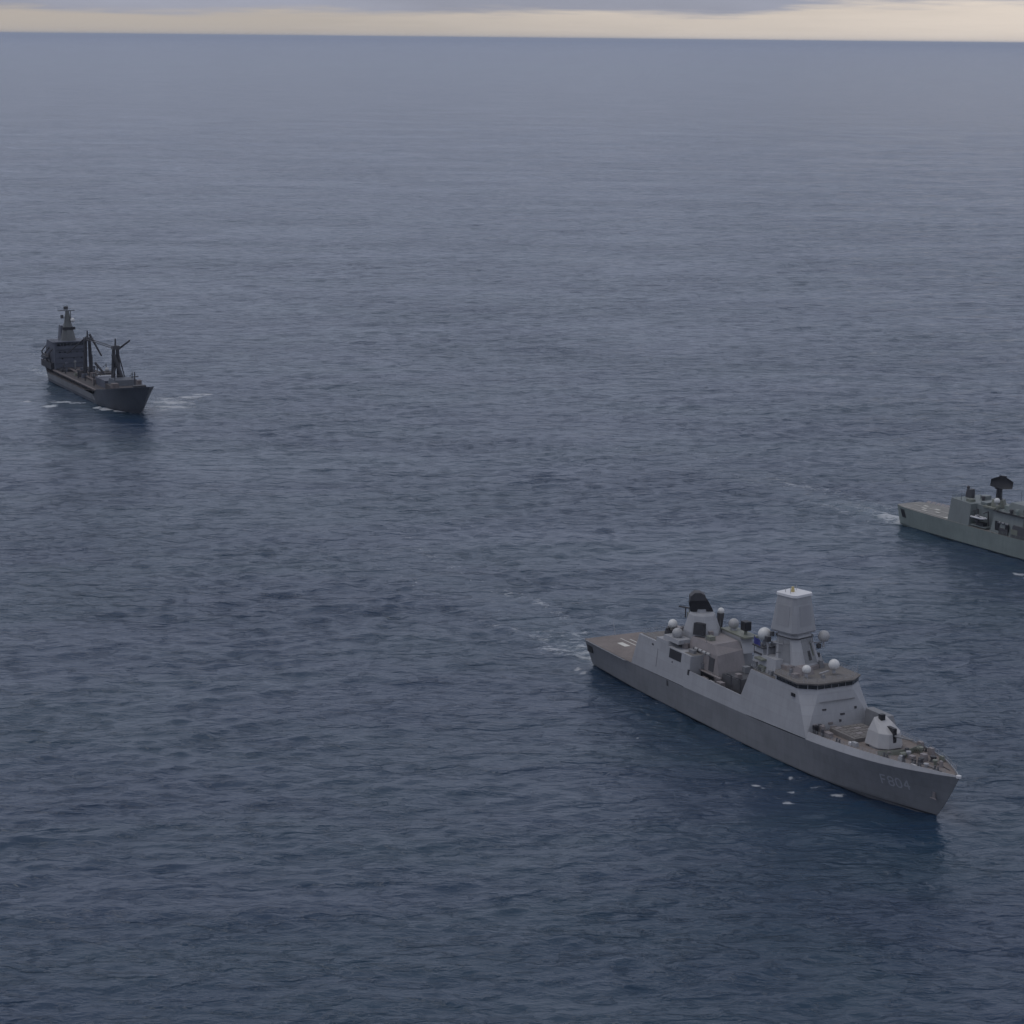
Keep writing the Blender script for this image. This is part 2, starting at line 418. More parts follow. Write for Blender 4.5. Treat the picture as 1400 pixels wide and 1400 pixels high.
# bridge
def bring(z, d): # plan outline of bridge at height z grown by d
    return [(44.9-d, 4.6+d*.4, z), (47.5-d*.6, 8.05+d, z), (56.5, 8.05+d, z), (58.5+d, 6.5, z), (58.5+d, -6.5, z), (56.5, -8.05-d, z), (47.5-d*.6, -8.05-d, z), (44.9-d, -4.6-d*.4, z)]
br = MB().loft([bring(17.7, 0.0), bring(18.9, -0.12)]).build('bridge', M['grey'], fr)
MB().loft([bring(18.9, 0.35), bring(19.25, 0.42), bring(19.35, 0.2)]).build('roof', M['deck2'], br)
def wpane(p, q_, n_, name='window'):
    # n_ panes between plan points p and q_
    p, q_ = Vector(p), Vector(q_); d = (q_-p); nrm = Vector((d.y, -d.x)).normalized()
    mid = (p+q_)/2
    if nrm.dot(mid - Vector((52, 0))) < 0: nrm = -nrm
    for k in range(n_):
        a = p + d*((k+0.05)/n_); b = p + d*((k+0.95)/n_)
        a3 = [(a.x+nrm.x*.02, a.y+nrm.y*.02, 17.95), (b.x+nrm.x*.02, b.y+nrm.y*.02, 17.95), (b.x+nrm.x*-.05, b.y+nrm.y*-.05, 18.85), (a.x-nrm.x*.05, a.y-nrm.y*.05, 18.85)]
        o3 = [(x+nrm.x*.06, y+nrm.y*.06, z) for x, y, z in a3]
        MB().loft([a3, o3]).build(name, M['glass'], br)
wpane((44.9, 4.6), (44.9, -4.6), 5)
for s in (1, -1):
    wpane((47.5, s*8.05), (44.9, s*4.6), 2)
    wpane((56.0, s*8.05), (47.5, s*8.05), 5)
# small things on the front wall: dark box at the corner, lockers, marks
MB().box(48.0, 49.4, 8.3, 8.55, 15.9, 16.6).build('side_light', M['black'], sup)
def front_pt(y, z):  # on the sloping front wall
    t = (z-8.1)/(17.1-8.1); return 42.0 + (44.6-42.0)*t - 0.05
for (y, z, w, h, m_) in [(3.6, 13.6, .9, .35, 'dark'), (-1.0, 12.2, 1.1, .4, 'dark'), (-.2, 10.9, .5, .5, 'dark'), (2.4, 10.6, 1.1, .5, 'tan'), (6.6, 9.9, .8, 1.9, 'tan'), (-4.6, 13.2, .5, .5, 'dark'), (5.2, 10.0, 0.8, 1.8, 'hull')]:
    x = front_pt(y, z); MB().box(x-0.16, x+0.25, y-w/2, y+w/2, z-h/2, z+h/2).build('wall_fitting', M[m_], sup)
MB().box(43.6, 43.9, -4.6, 4.6, 15.2, 15.32).build('grab_rail', M['hull'], sup)
# grey box on the port side in front of the bridge
MB().frustum((32.5, 41.4, -8.3, -5.6), 9.6, (34.0, 41.6, -8.1, -6.0), 13.4).build('port_box', M['hull'], fr, bevel=0.1)
# mid section: boat deck and bulwarks between the blocks
MB().box(69.0, 93.0, -8.4, 8.4, 7.9, 8.4).build('boat_deck', M['deck2'], fr)
mb = MB()
for s in (1, -1):
    vs = []
    for x in (66.0, 70, 76, 82, 88, 93.5):
        zt = 10.95
        z0 = kn_z(x)
        vs += [(x, s*sy(z0, x), z0), (x, s*sy(zt, x), zt), (x, s*(sy(zt, x)-.2), zt), (x, s*(sy(z0, x)-.2), z0)]
    fs = []
    for k in range(5):
        for j in range(4): fs.append((4*k+j, 4*k+4+j, 4*k+4+(j+1) % 4, 4*k+(j+1) % 4))
    mb.add(vs, fs)
mb.build('bulwark', M['grey'], fr)
# aft block (hangar): outline in x,z loft across y
def block(outline, name, mat, parent=fr, xk=100):
    mb = MB(); vs = []; n = len(outline)
    for s in (1, -1):
        for (x, z) in outline: vs.append((x, s*sy(z, x), z))
    fs = [tuple(range(n)), tuple(range(n, 2*n))[::-1]] + [(k, (k+1) % n, n+(k+1) % n, n+k) for k in range(n)]
    return mb.add(vs, fs).build(name, mat, parent)
hg = block([(91.6, 6.85), (118.6, 6.5), (116.3, 14.3), (108.2, 14.35), (108.0, 15.45), (102.6, 15.6), (102.2, 14.5), (91.9, 14.4)], 'hangar', M['grey'])
MB().add([(92.1, 7.9, 14.45), (116.0, 7.9, 14.38), (116.0, -7.9, 14.38), (92.1, -7.9, 14.45)], [(0, 1, 2, 3)]).build('roof', M['deck2'], hg)
MB().prism([(118.0, 6.6), (118.75, 6.6), (117.0, 12.6), (116.3, 12.6)], 'y', -4.2, 2.4).build('hangar_door', M['hull'], hg)
# recess and dark openings in hangar side
MB().box(109.0, 109.9, 7.5, 8.65, 13.0, 13.5).build('side_fitting', M['dark'], hg)
def side_panel(x0, x1, z0, z1, mat, name='side_fitting', parent=hg, d=0.03):
    vs = [(x0, sy(z0, x0)+d, z0), (x1, sy(z0, x1)+d, z0), (x1, sy(z1, x1)+d, z1), (x0, sy(z1, x0)+d, z1)]
    vi = [(a, b-0.15, c) for a, b, c in vs]
    return MB().loft([vs, vi]).build(name, M[mat], parent)
side_panel(99.6, 100.0, 11.0, 11.4, 'dark'); side_panel(106.8, 107.0, 8.4, 12.8, 'hull')
side_panel(96.0, 101.5, 12.0, 14.2, 'black')     # opening below the dome platform
side_panel(91.7, 92.5, 8.9+1.0, 11.2, 'black')
# slim dark vertical opening in hull side below the hangar
mb = MB()
pp = [hull_pt(x, z, 0.04) for x, z in ((100.6, 5.0), (101.4, 5.0), (101.4, 6.4), (100.6, 6.4))]
mb.add(pp + [(a, b-.1, c) for a, b, c in pp], [(0, 1, 2, 3), (0, 4, 5, 1), (1, 5, 6, 2), (2, 6, 7, 3), (3, 7, 4, 0)])
mb.build('hull_opening', M['dark'], fr)
# centre deckhouse / uptakes
mb = MB()
mb.loft([[(83.5, 5.6, 8.35), (99, 5.8, 8.35), (99, -5.2, 8.35), (87.0, -4.6, 8.35)],
         [(86.5, 4.6, 15.4), (99, 5.0, 15.4), (99, -4.4, 15.4), (89.0, -4.0, 15.4)],
         [(89.2, 3.9, 17.4), (98.5, 4.2, 17.4), (98.5, -3.8, 17.4), (90.2, -3.4, 17.4)]])
fu = mb.build('funnel', M['tan'], fr)
def tilt_panel(x0, x1, z0, z1, yb, yt, mat, name, parent, zb=8.35, zt=15.4):
    y = lambda z: yb + (yt-yb)*(z-zb)/(zt-zb) + 0.04
    vs = [(x0, y(z0), z0), (x1, y(z0), z0), (x1+.2, y(z1), z1), (x0+.2, y(z1), z1)]
    MB().loft([vs, [(a, b-.12, c) for a, b, c in vs]]).build(name, M[mat], parent)
tilt_panel(93.6, 96.4, 12.8, 15.2, 5.8, 5.0, 'dark', 'louvre', fu)
tilt_panel(87.0, 89.2, 11.4, 14.6, 5.7, 4.75, 'dark', 'louvre', fu)
tilt_panel(86.0, 92.6, 8.6, 10.9, 5.75, 5.5, 'black', 'opening', fu)
tilt_panel(94.5, 98.5, 9.0, 11.0, 5.8, 5.5, 'dark', 'opening', fu)
MB().box(82.5, 94.5, 5.7, 6.3, 10.95, 11.15).build('ledge', M['tan'], fu)
for (x, y, w, l_, z0, h, m_) in [(88.5, 6.7, 1.0, 2.4, 8.4, 1.6, 'tan'), (91.6, 5.2, 1.0, 1.0, 11.2, 1.4, 'hull'), (79.2, 3.2, 1.2, 1.4, 11.8, 1.0, 'tan'), (82.4, -1.0, 1.6, 1.4, 11.8, 1.5, 'hull'), (93.5, 2.2, 1.6, 2.0, 17.4, 1.0, 'olive'), (96.6, 0.4, 1.2, 1.4, 17.4, 1.3, 'tan'), (98.8, 5.9, 1.0, 1.2, 14.45, 1.4, 'tan'), (94.6, 6.4, .9, 2.2, 14.45, .8, 'hull'), (63.0, -6.3, 1.2, 2.4, 17.7, 1.3, 'tan'), (60.0, 6.9, .8, 1.4, 17.7, 1.1, 'hull')]:
    MB().box(x-l_/2, x+l_/2, y-w/2, y+w/2, z0, z0+h).build('deck_locker', M[m_], fr, bevel=.05)
for x in (89.2, 91.0, 92.8, 94.6):
    MB().tube((x, 4.9, 15.1), (x+1.2, 4.9, 15.1), .36, n=10).build('life_raft_canister', M['gdome'], fr)
mb = MB()
for a, b in (((92, 4.2, 17.4), (92, 4.2, 20.2)), ((98, -3.2, 17.4), (98, -3.2, 20.4)), ((75, -5.5, 8.4), (75, -5.5, 15.0))): mb.tube(a, b, .07, .04, n=5)
for k, p in enumerate(((92, 4.2), (98, -3.2))): MB().tube((p[0], p[1], 17.3), (p[0], p[1], 20.6), .07, .04, n=5).build('antenna', M['hull'], fr)
# small crates & boat handling gear in the waist
MB().box(80.5, 82.5, 5.9, 7.2, 8.4, 10.6).build('deck_locker', M['tan'], fr)
MB().box(84.5, 86.3, 6.3, 7.6, 8.4, 9.9).build('deck_locker', M['grey'], fr)
mb = MB()
for x in (72.5, 76.5):
    mb.tube((x, 6.9, 8.4), (x, 6.9, 13.5), .18); mb.tube((x, 6.9, 13.5), (x, 8.2, 14.0), .15)
mb.tube((72.5, 6.9, 13.4), (76.5, 6.9, 13.4), .12)
mb.build('boat_davit', M['dark'], fr)
MB().frustum((76.0, 84.2, -4.6, 4.9), 8.4, (77.5, 84.2, -4.0, 4.4), 11.8).build('deckhouse', M['dark'], fr)  # recess shade ahead of the funnel is put into its dark colour
for k, x in enumerate((71.2, 74.0)):
    mb = MB()
    for j in range(2):
        for i_ in range(2):
            a = Vector((x+1.0*i_, 2.6, 9.6+j*1.0)); mb.tube(a, a+Vector((0, -5.2, 1.6)), .42, n=10)
    mb.box(x-.3, x+1.4, -1.5, 2.0, 8.4, 9.3)
    mb.build('missile_launcher', M['dark'], fr)
# structure right behind the mast: equipment deckhouse
MB().frustum((60.5, 69.0, -5.2, 5.2), 17.7, (61.5, 68.3, -4.6, 4.6), 20.8).build('deckhouse', M['grey'], fr)
MB().box(66.3, 68.2, 4.9, 6.8, 17.7, 19.2).build('deck_locker', M['hull'], fr)
MB().box(62.5, 64.8, 5.7, 7.4, 17.7, 19.0).build('deck_locker', M['olive'], fr)
railing([(58.8, 7.9, 17.75), (66.0, 7.9, 17.75), (66.0, -7.9, 17.75)], fr)
# forward mast tower
mb = MB()
mb.loft([chamfered_square(59.6, 0, 19.2, 9.0, 1.6, 0.24), chamfered_square(61.8, 0, 27.2, 6.2, 1.2, 0.24)])
mast = mb.build('mast', M['grey'], fr)
RT = 0.24
mb = MB().loft([chamfered_square(61.9, 0, 26.9, 7.6, .9, RT), chamfered_square(61.9, 0, 27.3, 8.0, .9, RT), chamfered_square(62.0, 0, 35.2, 5.9, .7, RT)])
head = mb.build('radar_head', M['grey'], mast)
MB().loft([chamfered_square(62.0, 0, 35.2, 6.3, .7, RT), chamfered_square(62.0, 0, 35.75, 6.2, .7, RT)]).build('cap', M['white'], mast)
# array faces on the head
def array_face(ang, m_='hull'):
    c, s = math.cos(ang), math.sin(ang); fwd = Vector((c, s, 0)); side = Vector((-s, c, 0))
    vs = []
    for (u, z) in ((-2.0, 28.6), (2.0, 28.6), (1.75, 33.2), (-1.75, 33.2)):
        dist = 4.0 + (2.95-4.0)*(z-27.3)/(35.2-27.3)
        p = Vector((61.95, 0, z)) + fwd*(dist+.06) + side*u; vs.append(p)
    MB().loft([vs, [p-fwd*.12 for p in vs]]).build('radar_panel', M[m_], head)
M['panel'] = paint('panel_grey', (0.27, 0.275, 0.295), var=0.06)
for k in range(4): array_face(RT + math.pi/2*k, 'panel')
MB().tube((62.4, .2, 35.75), (62.4, .2, 36.9), .45, .3).build('mast_light', M['okerline'], mast)
for a, b in (((61.2, 1.6), 1.3), ((63.4, -1.4), 1.2), ((62.8, 1.9), .9)):
    MB().tube((a[0], a[1], 35.75), (a[0], a[1], 35.75+b), .07, n=6).build('antenna', M['grey'], mast)
# inset panels and ledges on the lower mast
def mast_panel(ang, u0, u1, z0, z1, m_):
    c, s = math.cos(ang), math.sin(ang); fwd = Vector((c, s, 0)); side = Vector((-s, c, 0)); vs = []
    for (u, z) in ((u0, z0), (u1, z0), (u1*.85, z1), (u0*.85, z1)):
        f_ = (z-19.2)/8.0; ctr = Vector((59.6+2.2*f_, 0, z)); vs.append(ctr + fwd*(4.5-1.4*f_+.05) + side*u)
    MB().loft([vs, [p-fwd*.12 for p in vs]]).build('wall_panel', M[m_], mast)
for q_ in range(4):
    mast_panel(.24+math.pi/2*q_, -1.9, 1.9, 20.6, 25.6, 'hull')
mast_panel(.24+math.pi, -.5, .5, 21.2, 23.2, 'dark'); mast_panel(.24+math.pi, .9, 1.5, 22.0, 25.0, 'olive')
MB().loft([chamfered_square(59.7, 0, 19.3, 10.0, 1.6, .24), chamfered_square(59.7, 0, 20.1, 9.9, 1.6, .24)]).build('mast_base', M['tan'], fr)
MB().loft([chamfered_square(61.4, 0, 25.9, 7.2, 1.2, .24), chamfered_square(61.4, 0, 26.05, 7.2, 1.2, .24)]).build('ledge', M['dark'], mast)
# yard arms and dark fittings on mast
for (x, y, z, w, m_) in [(58.4, -4.6, 23.6, .8, 'dark'), (58.2, -4.3, 21.6, .7, 'dark'), (63.5, 4.6, 26.2, .7, 'dark')]:
    MB().box(x-w/2, x+w/2, y-w/2, y+w/2, z-.5, z+.5).build('sensor', M[m_], mast)
MB().tube((60.5, -3.4, 23.9), (58.3, -5.4, 24.4), .16).build('yard_arm', M['grey'], mast)
MB().tube((60.5, 3.2, 24.2), (61.5, 5.6, 24.8), .16).build('yard_arm', M['grey'], mast)
mb = MB().add([(57.0-.35, 3.6, 20.4), (57.0-.35, -2.4, 20.4), (58.0-.3, -1.6, 24.6), (58.0-.3, 2.9, 24.6)], [(0, 1, 2, 3)])
radome((57.4, -5.2, 26.0), 1.35, mast, 'gdome', post=1.6)
radome((66.6, 4.6, 25.4), 1.55, mast, 'dome', post=3.6, postr=.5)
MB().loft([[(63.8, 6.6, 17.7), (68.8, 6.6, 17.7), (68.8, 2.0, 17.7), (63.8, 2.0, 17.7)], [(65.3, 5.8, 22.6), (67.9, 5.8, 22.6), (67.9, 3.0, 22.6), (65.3, 3.0, 22.6)]]).build('radome_tower', M['grey'], fr)
MB().box(64.6, 69.0, 2.6, 6.4, 22.6, 22.85).build('platform', M['dark'], fr)
MB().box(63.0, 66.0, 6.0, 7.6, 20.2, 20.6).build('platform', M['olive'], fr)
MB().box(70.0-6.9, 65.2, 6.2, 7.4, 17.7, 18.7).build('deck_locker', M['dark'], fr)
MB().box(65.2, 68.4, 3.2, 6.2, 20.9, 21.3).build('platform', M['dark'], fr)
MB().loft([[(69.6, 5.5, 22.6), (69.6, 5.44, 22.6), (69.6, 5.44, 24.4), (69.6, 5.5, 24.4)], [(68.4, 5.95, 22.5), (68.4, 5.89, 22.5), (68.4, 5.89, 24.3), (68.4, 5.95, 24.3)], [(67.3, 5.7, 22.5), (67.3, 5.64, 22.5), (67.3, 5.64, 24.2), (67.3, 5.7, 24.2)], [(66.0, 6.1, 22.4), (66.0, 6.04, 22.4), (66.0, 6.04, 24.1), (66.0, 6.1, 24.1)]]).build('flag', M['blue'], fr)
MB().tube((69.5, 5.4, 19.0), (69.5, 5.4, 24.6), .07, n=6).build('flag_halyard', M['dark'], fr)
MB().box(63.3, 64.4, 5.0, 6.0, 24.4, 25.6).build('sensor', M['dark'], fr)
MB().tube((63.8, 5.5, 17.7), (63.8, 5.5, 24.4), .22).build('pedestal', M['grey'], fr)
mb = MB()
for k in range(9): mb.box(56.9+k*.24, 57.0+k*.24, 2.3-k*.08, 2.9-k*.08, 20.4+k*.6, 20.5+k*.6)
mb.tube((56.9, 2.3, 20.0), (59.0, 1.6, 26.0), .06, n=4).tube((56.9, 2.9, 20.0), (59.0, 2.2, 26.0), .06, n=4)
mb.build('ladder', M['hull'], mast)
for (x, y, z) in ((60.8, 4.4, 22.5), (58.6, 4.0, 24.8), (57.4, -1.8, 24.9)):
    MB().tube((x, y*.8, z), (x, y*1.2, z+.1), .1, n=6).tube((x, y*1.2, z), (x, y*1.2, z+1.7), .12, .05, n=6).build('antenna', M['hull'], mast)
for (x, y, w, h) in ((54.0, -5.5, 1.2, 1.3), (56.4, 4.0, 1.4, 1.1), (55.6, -3.4, 1.0, 1.7), (48.2, 1.0, .8, .7), (52.8, 6.4, .7, 1.5)):
    MB().frustum((x-w/2, x+w/2, y-w/2, y+w/2), 19.35, (x-w/2.6, x+w/2.6, y-w/2.6, y+w/2.6), 19.35+h).build('deck_fitting', M['tan' if w > 1.1 else 'hull'], fr)
for s_ in (1, -1):
    MB().frustum((58.5, 66.0, s_*5.2-1.6, s_*5.2+1.6), 17.75, (59.5, 65.0, s_*4.8-1.3, s_*4.8+1.3), 21.2).build('deckhouse', M['grey'], fr)
MB().frustum((63.0, 67.5, -2.5, 3.4), 19.5, (63.6, 66.6, -2.0, 2.8), 23.6).build('deckhouse', M['hull'], fr)
MB().box(56.2, 57.6, -3.8, 3.8, 19.35, 20.5).build('deck_locker', M['hull'], fr)
# roof items
radome((50.0, 4.2, 21.2), 1.0, fr, 'dome', post=1.0, postr=.4)
radome((49.6, -2.8, 21.6), 1.25, fr, 'dome', post=1.0, postr=.4)
MB().tube((49.8, -1.6, 20.3), (50.6, .4, 19.6), .2).build('brace', M['grey'], fr)
MB().frustum((51.5, 55.0, 1.0, 4.5), 19.35, (52.0, 54.5, 1.4, 4.1), 20.9).build('director_base', M['tan'], fr)
MB().box(50.5, 52, 5.6, 7.0, 19.35, 20.2).build('deck_locker', M['tan'], fr)
railing([(57.8, 7.9, 19.35), (47.8, 7.9, 19.35), (45.2, 4.6, 19.35), (45.2, -4.6, 19.35), (47.8, -7.9, 19.35), (57.8, -7.9, 19.35)], fr)
for x, y, h in ((46.5, 7.2, 3.0), (46.8, -7.2, 3.5), (56.0, 7.0, 4.0), (68, -6.5, 5.5)):
    MB().tube((x, y, 19.3 if x < 60 else 17.7), (x, y, (19.3 if x < 60 else 17.7)+h), .06, .03, n=5).build('antenna', M['grey'], fr)
# aft radar tower
tw = MB().loft([poly_ring(101.0, 0, 14.4, 5.6, 8, .39, 4.6), poly_ring(101.0, 0, 18.0, 5.0, 8, .39, 4.4), poly_ring(101.2, 0, 21.9, 3.5, 8, .39, 3.2), poly_ring(101.2, 0, 22.4, 3.0, 8, .39, 2.8)]).build('radar_tower', M['grey'], fr)
MB().loft([[(95.3, 2.7, 17.9), (98.1, 4.3, 17.9), (98.7, 3.7, 20.6), (96.4, 2.6, 20.6)], [(96.0, 2.0, 17.7), (98.7, 3.0, 17.7), (99.1, 2.2, 20.6), (96.6, 1.6, 20.6)]]).build('exhaust_opening', M['black'], tw)
# long range radar: big tapered slab turning on the tower, tipped back
mb = MB()
W = 3.5
W = 2.95
outl = [(-W*.85, .3), (W*1.12, -.3), (W*.95, 1.0), (W*.60, 2.9), (W*.25, 4.4), (-W*.1, 4.9), (-W*.55, 4.9), (-W*.85, 4.1), (-W, 2.4)]
mb.loft([[(u, -0.9, z) for u, z in outl], [(u*.96, 0.9, z) for u, z in outl]])
ra = mb.build('radar_antenna', M['black'], fr, bevel=.12)
ra.location = (102.0, 0, 22.2); ra.rotation_euler = (R(4), 0, R(-112))
hd_ = [(-W*.93, 3.0), (W*.42, 3.1), (W*.30, 4.5), (-W*.08, 5.1), (-W*.55, 5.1), (-W*.9, 4.2)]
MB().loft([[(u, -1.15, z) for u, z in hd_], [(u, 1.1, z) for u, z in hd_]]).build('radar_hood', M['dark'], ra, bevel=.1)
MB().tube((101.5, 0, 22.2), (101.5, 0, 23.0), 1.3, 1.1, n=14).build('turntable', M['grey'], tw)
# close-in gun with white dome aft on hangar roof (starboard), grey dome platform
cg = MB().lathe((107.0, 4.6, 15.5), [(1.9, 0), (2.0, .8), (1.7, 1.9), (1.1, 2.3)], 16).build('close_in_gun', M['black'], fr)
MB().sphere((107.0, 4.6, 18.5), 1.15, z0=-.8).build('radome', M['dome'], cg, smooth=True)
MB().tube((107.0, 4.9, 17.4), (105.4, 7.4, 17.9), .22, .16).build('barrel', M['black'], cg)
MB().frustum((98.6, 105.6, 4.0, 8.0), 15.6, (98.6, 105.6, 4.4, 7.8), 16.6).build('platform', M['grey'], fr)
radome((102.0, 6.2, 17.5), 1.35, fr, 'gdome', post=.4, postr=.8)
# lattice antenna behind
mb = MB()
for dx, dy in ((-.6, -.6), (.6, -.6), (.6, .6), (-.6, .6)): mb.tube((107.6+dx, -1.0+dy, 15.5), (107.6+dx*.6, -1.0+dy*.6, 21.4), .11, n=5)
for k in range(6):
    z = 15.8 + k*.95; mb.tube((107.0, -1.6, z), (108.2, -.4, z+.8), .07, n=5); mb.tube((108.2, -1.6, z), (107.0, -.4, z+.8), .07, n=5)
mb.box(106.8, 108.4, -1.8, -.2, 19.0, 20.6)
lat = mb.build('lattice_mast', M['olive'], fr)
MB().tube((107.8, -1, 21.6), (110.0, 1.2, 21.9), .2).build('yard_arm', M['dark'], lat)
MB().tube((108.8, 0, 19.2), (108.8, 0, 21.6), .16).build('yard_arm', M['dark'], lat)
# port side platforms beyond the funnel
MB().box(88.5, 99.5, -8.2, -4.2, 18.0, 18.4).build('platform', M['olive'], fr)
MB().frustum((88.8, 99, -8.0, -4.2), 14.4, (90.5, 98.8, -7.2, -4.2), 18.0).build('deckhouse', M['grey'], fr)
radome((96.3, -6.0, 19.9), 1.3, fr, 'gdome', post=.6, postr=.8)
MB().box(90.3, 92.4, -7.2, -5.4, 19.4, 21.6).build('director', M['black'], fr, bevel=.1)
MB().tube((91.4, -6.3, 18.4), (91.4, -6.3, 19.4), .4).build('pedestal', M['olive'], fr)
radome((100.6, -5.0, 22.2), .8, fr, 'dome')
MB().loft([[(100.0, -5.6, 21.7), (101.4, -5.6, 21.7), (101.4, -4.3, 21.7), (100.0, -4.3, 21.7)], [(100.6, -5.2, 16.0), (101.0, -5.2, 16.0), (101.0, -4.8, 16.0), (100.6, -4.8, 16.0)]]).build('pedestal', M['dark'], fr)
MB().box(110.5, 115.3, -5.6, -2.6, 14.4, 15.3).build('deck_locker', M['dark'], fr)
MB().box(110.8, 114.0, -.6, 1.9, 14.4, 16.2).build('deckhouse', M['tan'], fr)
railing([(116.1, 7.8, 14.4), (109.0, 7.8, 14.4)], fr); railing([(116.1, 7.8, 14.4), (116.1, -7.8, 14.4)], fr)
# VLS block and gun
vz = fd_z(36)
vl = MB().box(31.0, 40.2, -4.2, 4.2, vz-1.2, vz+1.1).build('missile_silo', M['deck2'], fr, bevel=.08)
for i_ in range(5):
    for j in range(4):
        MB().box(31.7+i_*1.7, 32.9+i_*1.7, -3.7+j*1.9, -2.2+j*1.9, vz+1.1, vz+1.19).build('hatch', M['deck2' if (i_*3+j) % 5 else 'tan'], vl)
gz = fd_z(25)
tur_base = MB().lathe((25.8, 0, gz-.3), [(3.3, 0), (3.3, .7), (2.9, .9)], 24).build('turret_ring', M['hull'], fr, smooth=False)
def turret(cx, cz):
    A = [(cx-3.7, -1.6), (cx-3.7, 1.6), (cx-1.9, 3.3), (cx+2.8, 3.3), (cx+3.7, 2.4), (cx+3.7, -2.4), (cx+2.8, -3.3), (cx-1.9, -3.3)]
    B = [(cx-3.2, -1.4), (cx-3.2, 1.4), (cx-1.5, 2.8), (cx+2.4, 2.8), (cx+3.1, 2.0), (cx+3.1, -2.0), (cx+2.4, -2.8), (cx-1.5, -2.8)]
    T = [(cx-1.0, -.9), (cx-1.0, .9), (cx-.3, 1.75), (cx+2.0, 1.75), (cx+2.5, 1.2), (cx+2.5, -1.2), (cx+2.0, -1.75), (cx-.3, -1.75)]
    return MB().loft([[(x, y, cz) for x, y in A], [(x, y, cz+3.1) for x, y in B], [(x, y, cz+4.7+.35*(x-cx)) for x, y in T]])
gun = turret(25.8, gz+.4).build('gun_turret', M['gun'], fr, bevel=.08)
MB().prism([(-.4, gz+1.6), (.4, gz+1.6), (.4, gz+4.75), (-.4, gz+4.75)], 'x', 22.3, 25.4).build('gun_slot', M['black'], gun)
MB().tube((23.4, 0, gz+3.0), (16.2, 0, gz+3.9), .26, .15, n=12).tube((16.9, 0, gz+3.81), (16.0, 0, gz+3.93), .22, .22, n=12).build('gun_barrel', M['hull'], gun)
MB().box(26.7, 27.7, -.5, .6, gz+5.4, gz+6.7).build('gun_sight', M['black'], gun)
# foredeck gear
for x, y in ((12.0, 2.6), (12.0, -2.6), (18.5, 5.0), (18.5, -5.0), (33, 7.0), (33, -7.0), (6.0, 1.3)):
    bitts(x, y, fd_z(x), fr)
for y in (-1.5, 1.5):
    MB().lathe((11.0, y, fd_z(11)), [(.75, 0), (.55, .3), (.4, .8), (.62, 1.0), (.62, 1.25), (.2, 1.35)], 14).build('capstan', M['dark'], fr)
    mb = MB()
    for k in range(26):
        x = 10.2 - k*.22; mb.box(x-.1, x+.1, y*(1-k*.012)-.09, y*(1-k*.012)+.09, fd_z(x)+.03, fd_z(x)+.17)
    mb.build('anchor_chain', M['dark'], fr)
    MB().box(13.4, 14.8, y-.5, y+.5, fd_z(14), fd_z(14)+1.0).build('winch', M['tan'], fr)
for (x, y, h, m_) in [(15.8, 1.2, 1.5, 'grey'), (16.6, -2.6, 1.7, 'olive'), (9.0, -.6, 1.1, 'olive'), (19.6, 3.4, .8, 'tan'), (8.6, 2.0, .8, 'grey')]:
    MB().lathe((x, y, fd_z(x)), [(.32, 0), (.32, h*.7), (.6, h*.75), (.55, h), (.1, h*1.05)], 10).build('ventilator', M[m_], fr)
MB().box(10.2, 12.0, 3.1, 3.4, fd_z(11)+.02, fd_z(11)+.08).build('deck_plate', M['white'], fr)
MB().prism([(14.0, fd_z(14)), (16.6, fd_z(16)), (16.6, fd_z(16)+1.0), (15.0, fd_z(15)+1.5)], 'y', -5.9, 5.9)
for (x, y, w, l_, h, m_) in [(7.4, -.9, .7, .9, 1.3, 'tan'), (9.6, 3.0, .6, .7, 1.5, 'dark'), (12.6, -.4, 1.3, 1.5, 1.5, 'tan'), (14.6, 3.9, .8, 1.2, 1.2, 'grey'), (15.4, -4.4, 1.0, 1.4, 1.6, 'tan'), (17.2, .6, .9, .8, 1.8, 'dark'), (13.2, 4.3, .5, .5, 1.7, 'dark'), (10.4, -3.4, .7, 1.2, 1.2, 'olive'), (21.0, -5.8, 1.0, 1.6, 1.4, 'tan'), (41.4, 5.2, .7, .9, 1.7, 'tan'), (38.6, 7.3, .5, .6, 1.6, 'dark'), (41.2, 2.6, 1.6, .8, 1.2, 'tan')]:
    z = fd_z(x); MB().frustum((x-l_/2, x+l_/2, y-w/2, y+w/2), z, (x-l_/2.4, x+l_/2.4, y-w/2.5, y+w/2.5), z+h).build('deck_fitting', M[m_], fr, bevel=.05)
for x, y in ((16.2, 2.4), (18.0, -3.2)):
    MB().tube((x, y-.7, fd_z(x)+.8), (x, y+.7, fd_z(x)+.8), .55, n=14).box(x-.1, x+.1, y-.9, y-.75, fd_z(x), fd_z(x)+1).box(x-.1, x+.1, y+.75, y+.9, fd_z(x), fd_z(x)+1).build('hose_reel', M['olive'], fr)
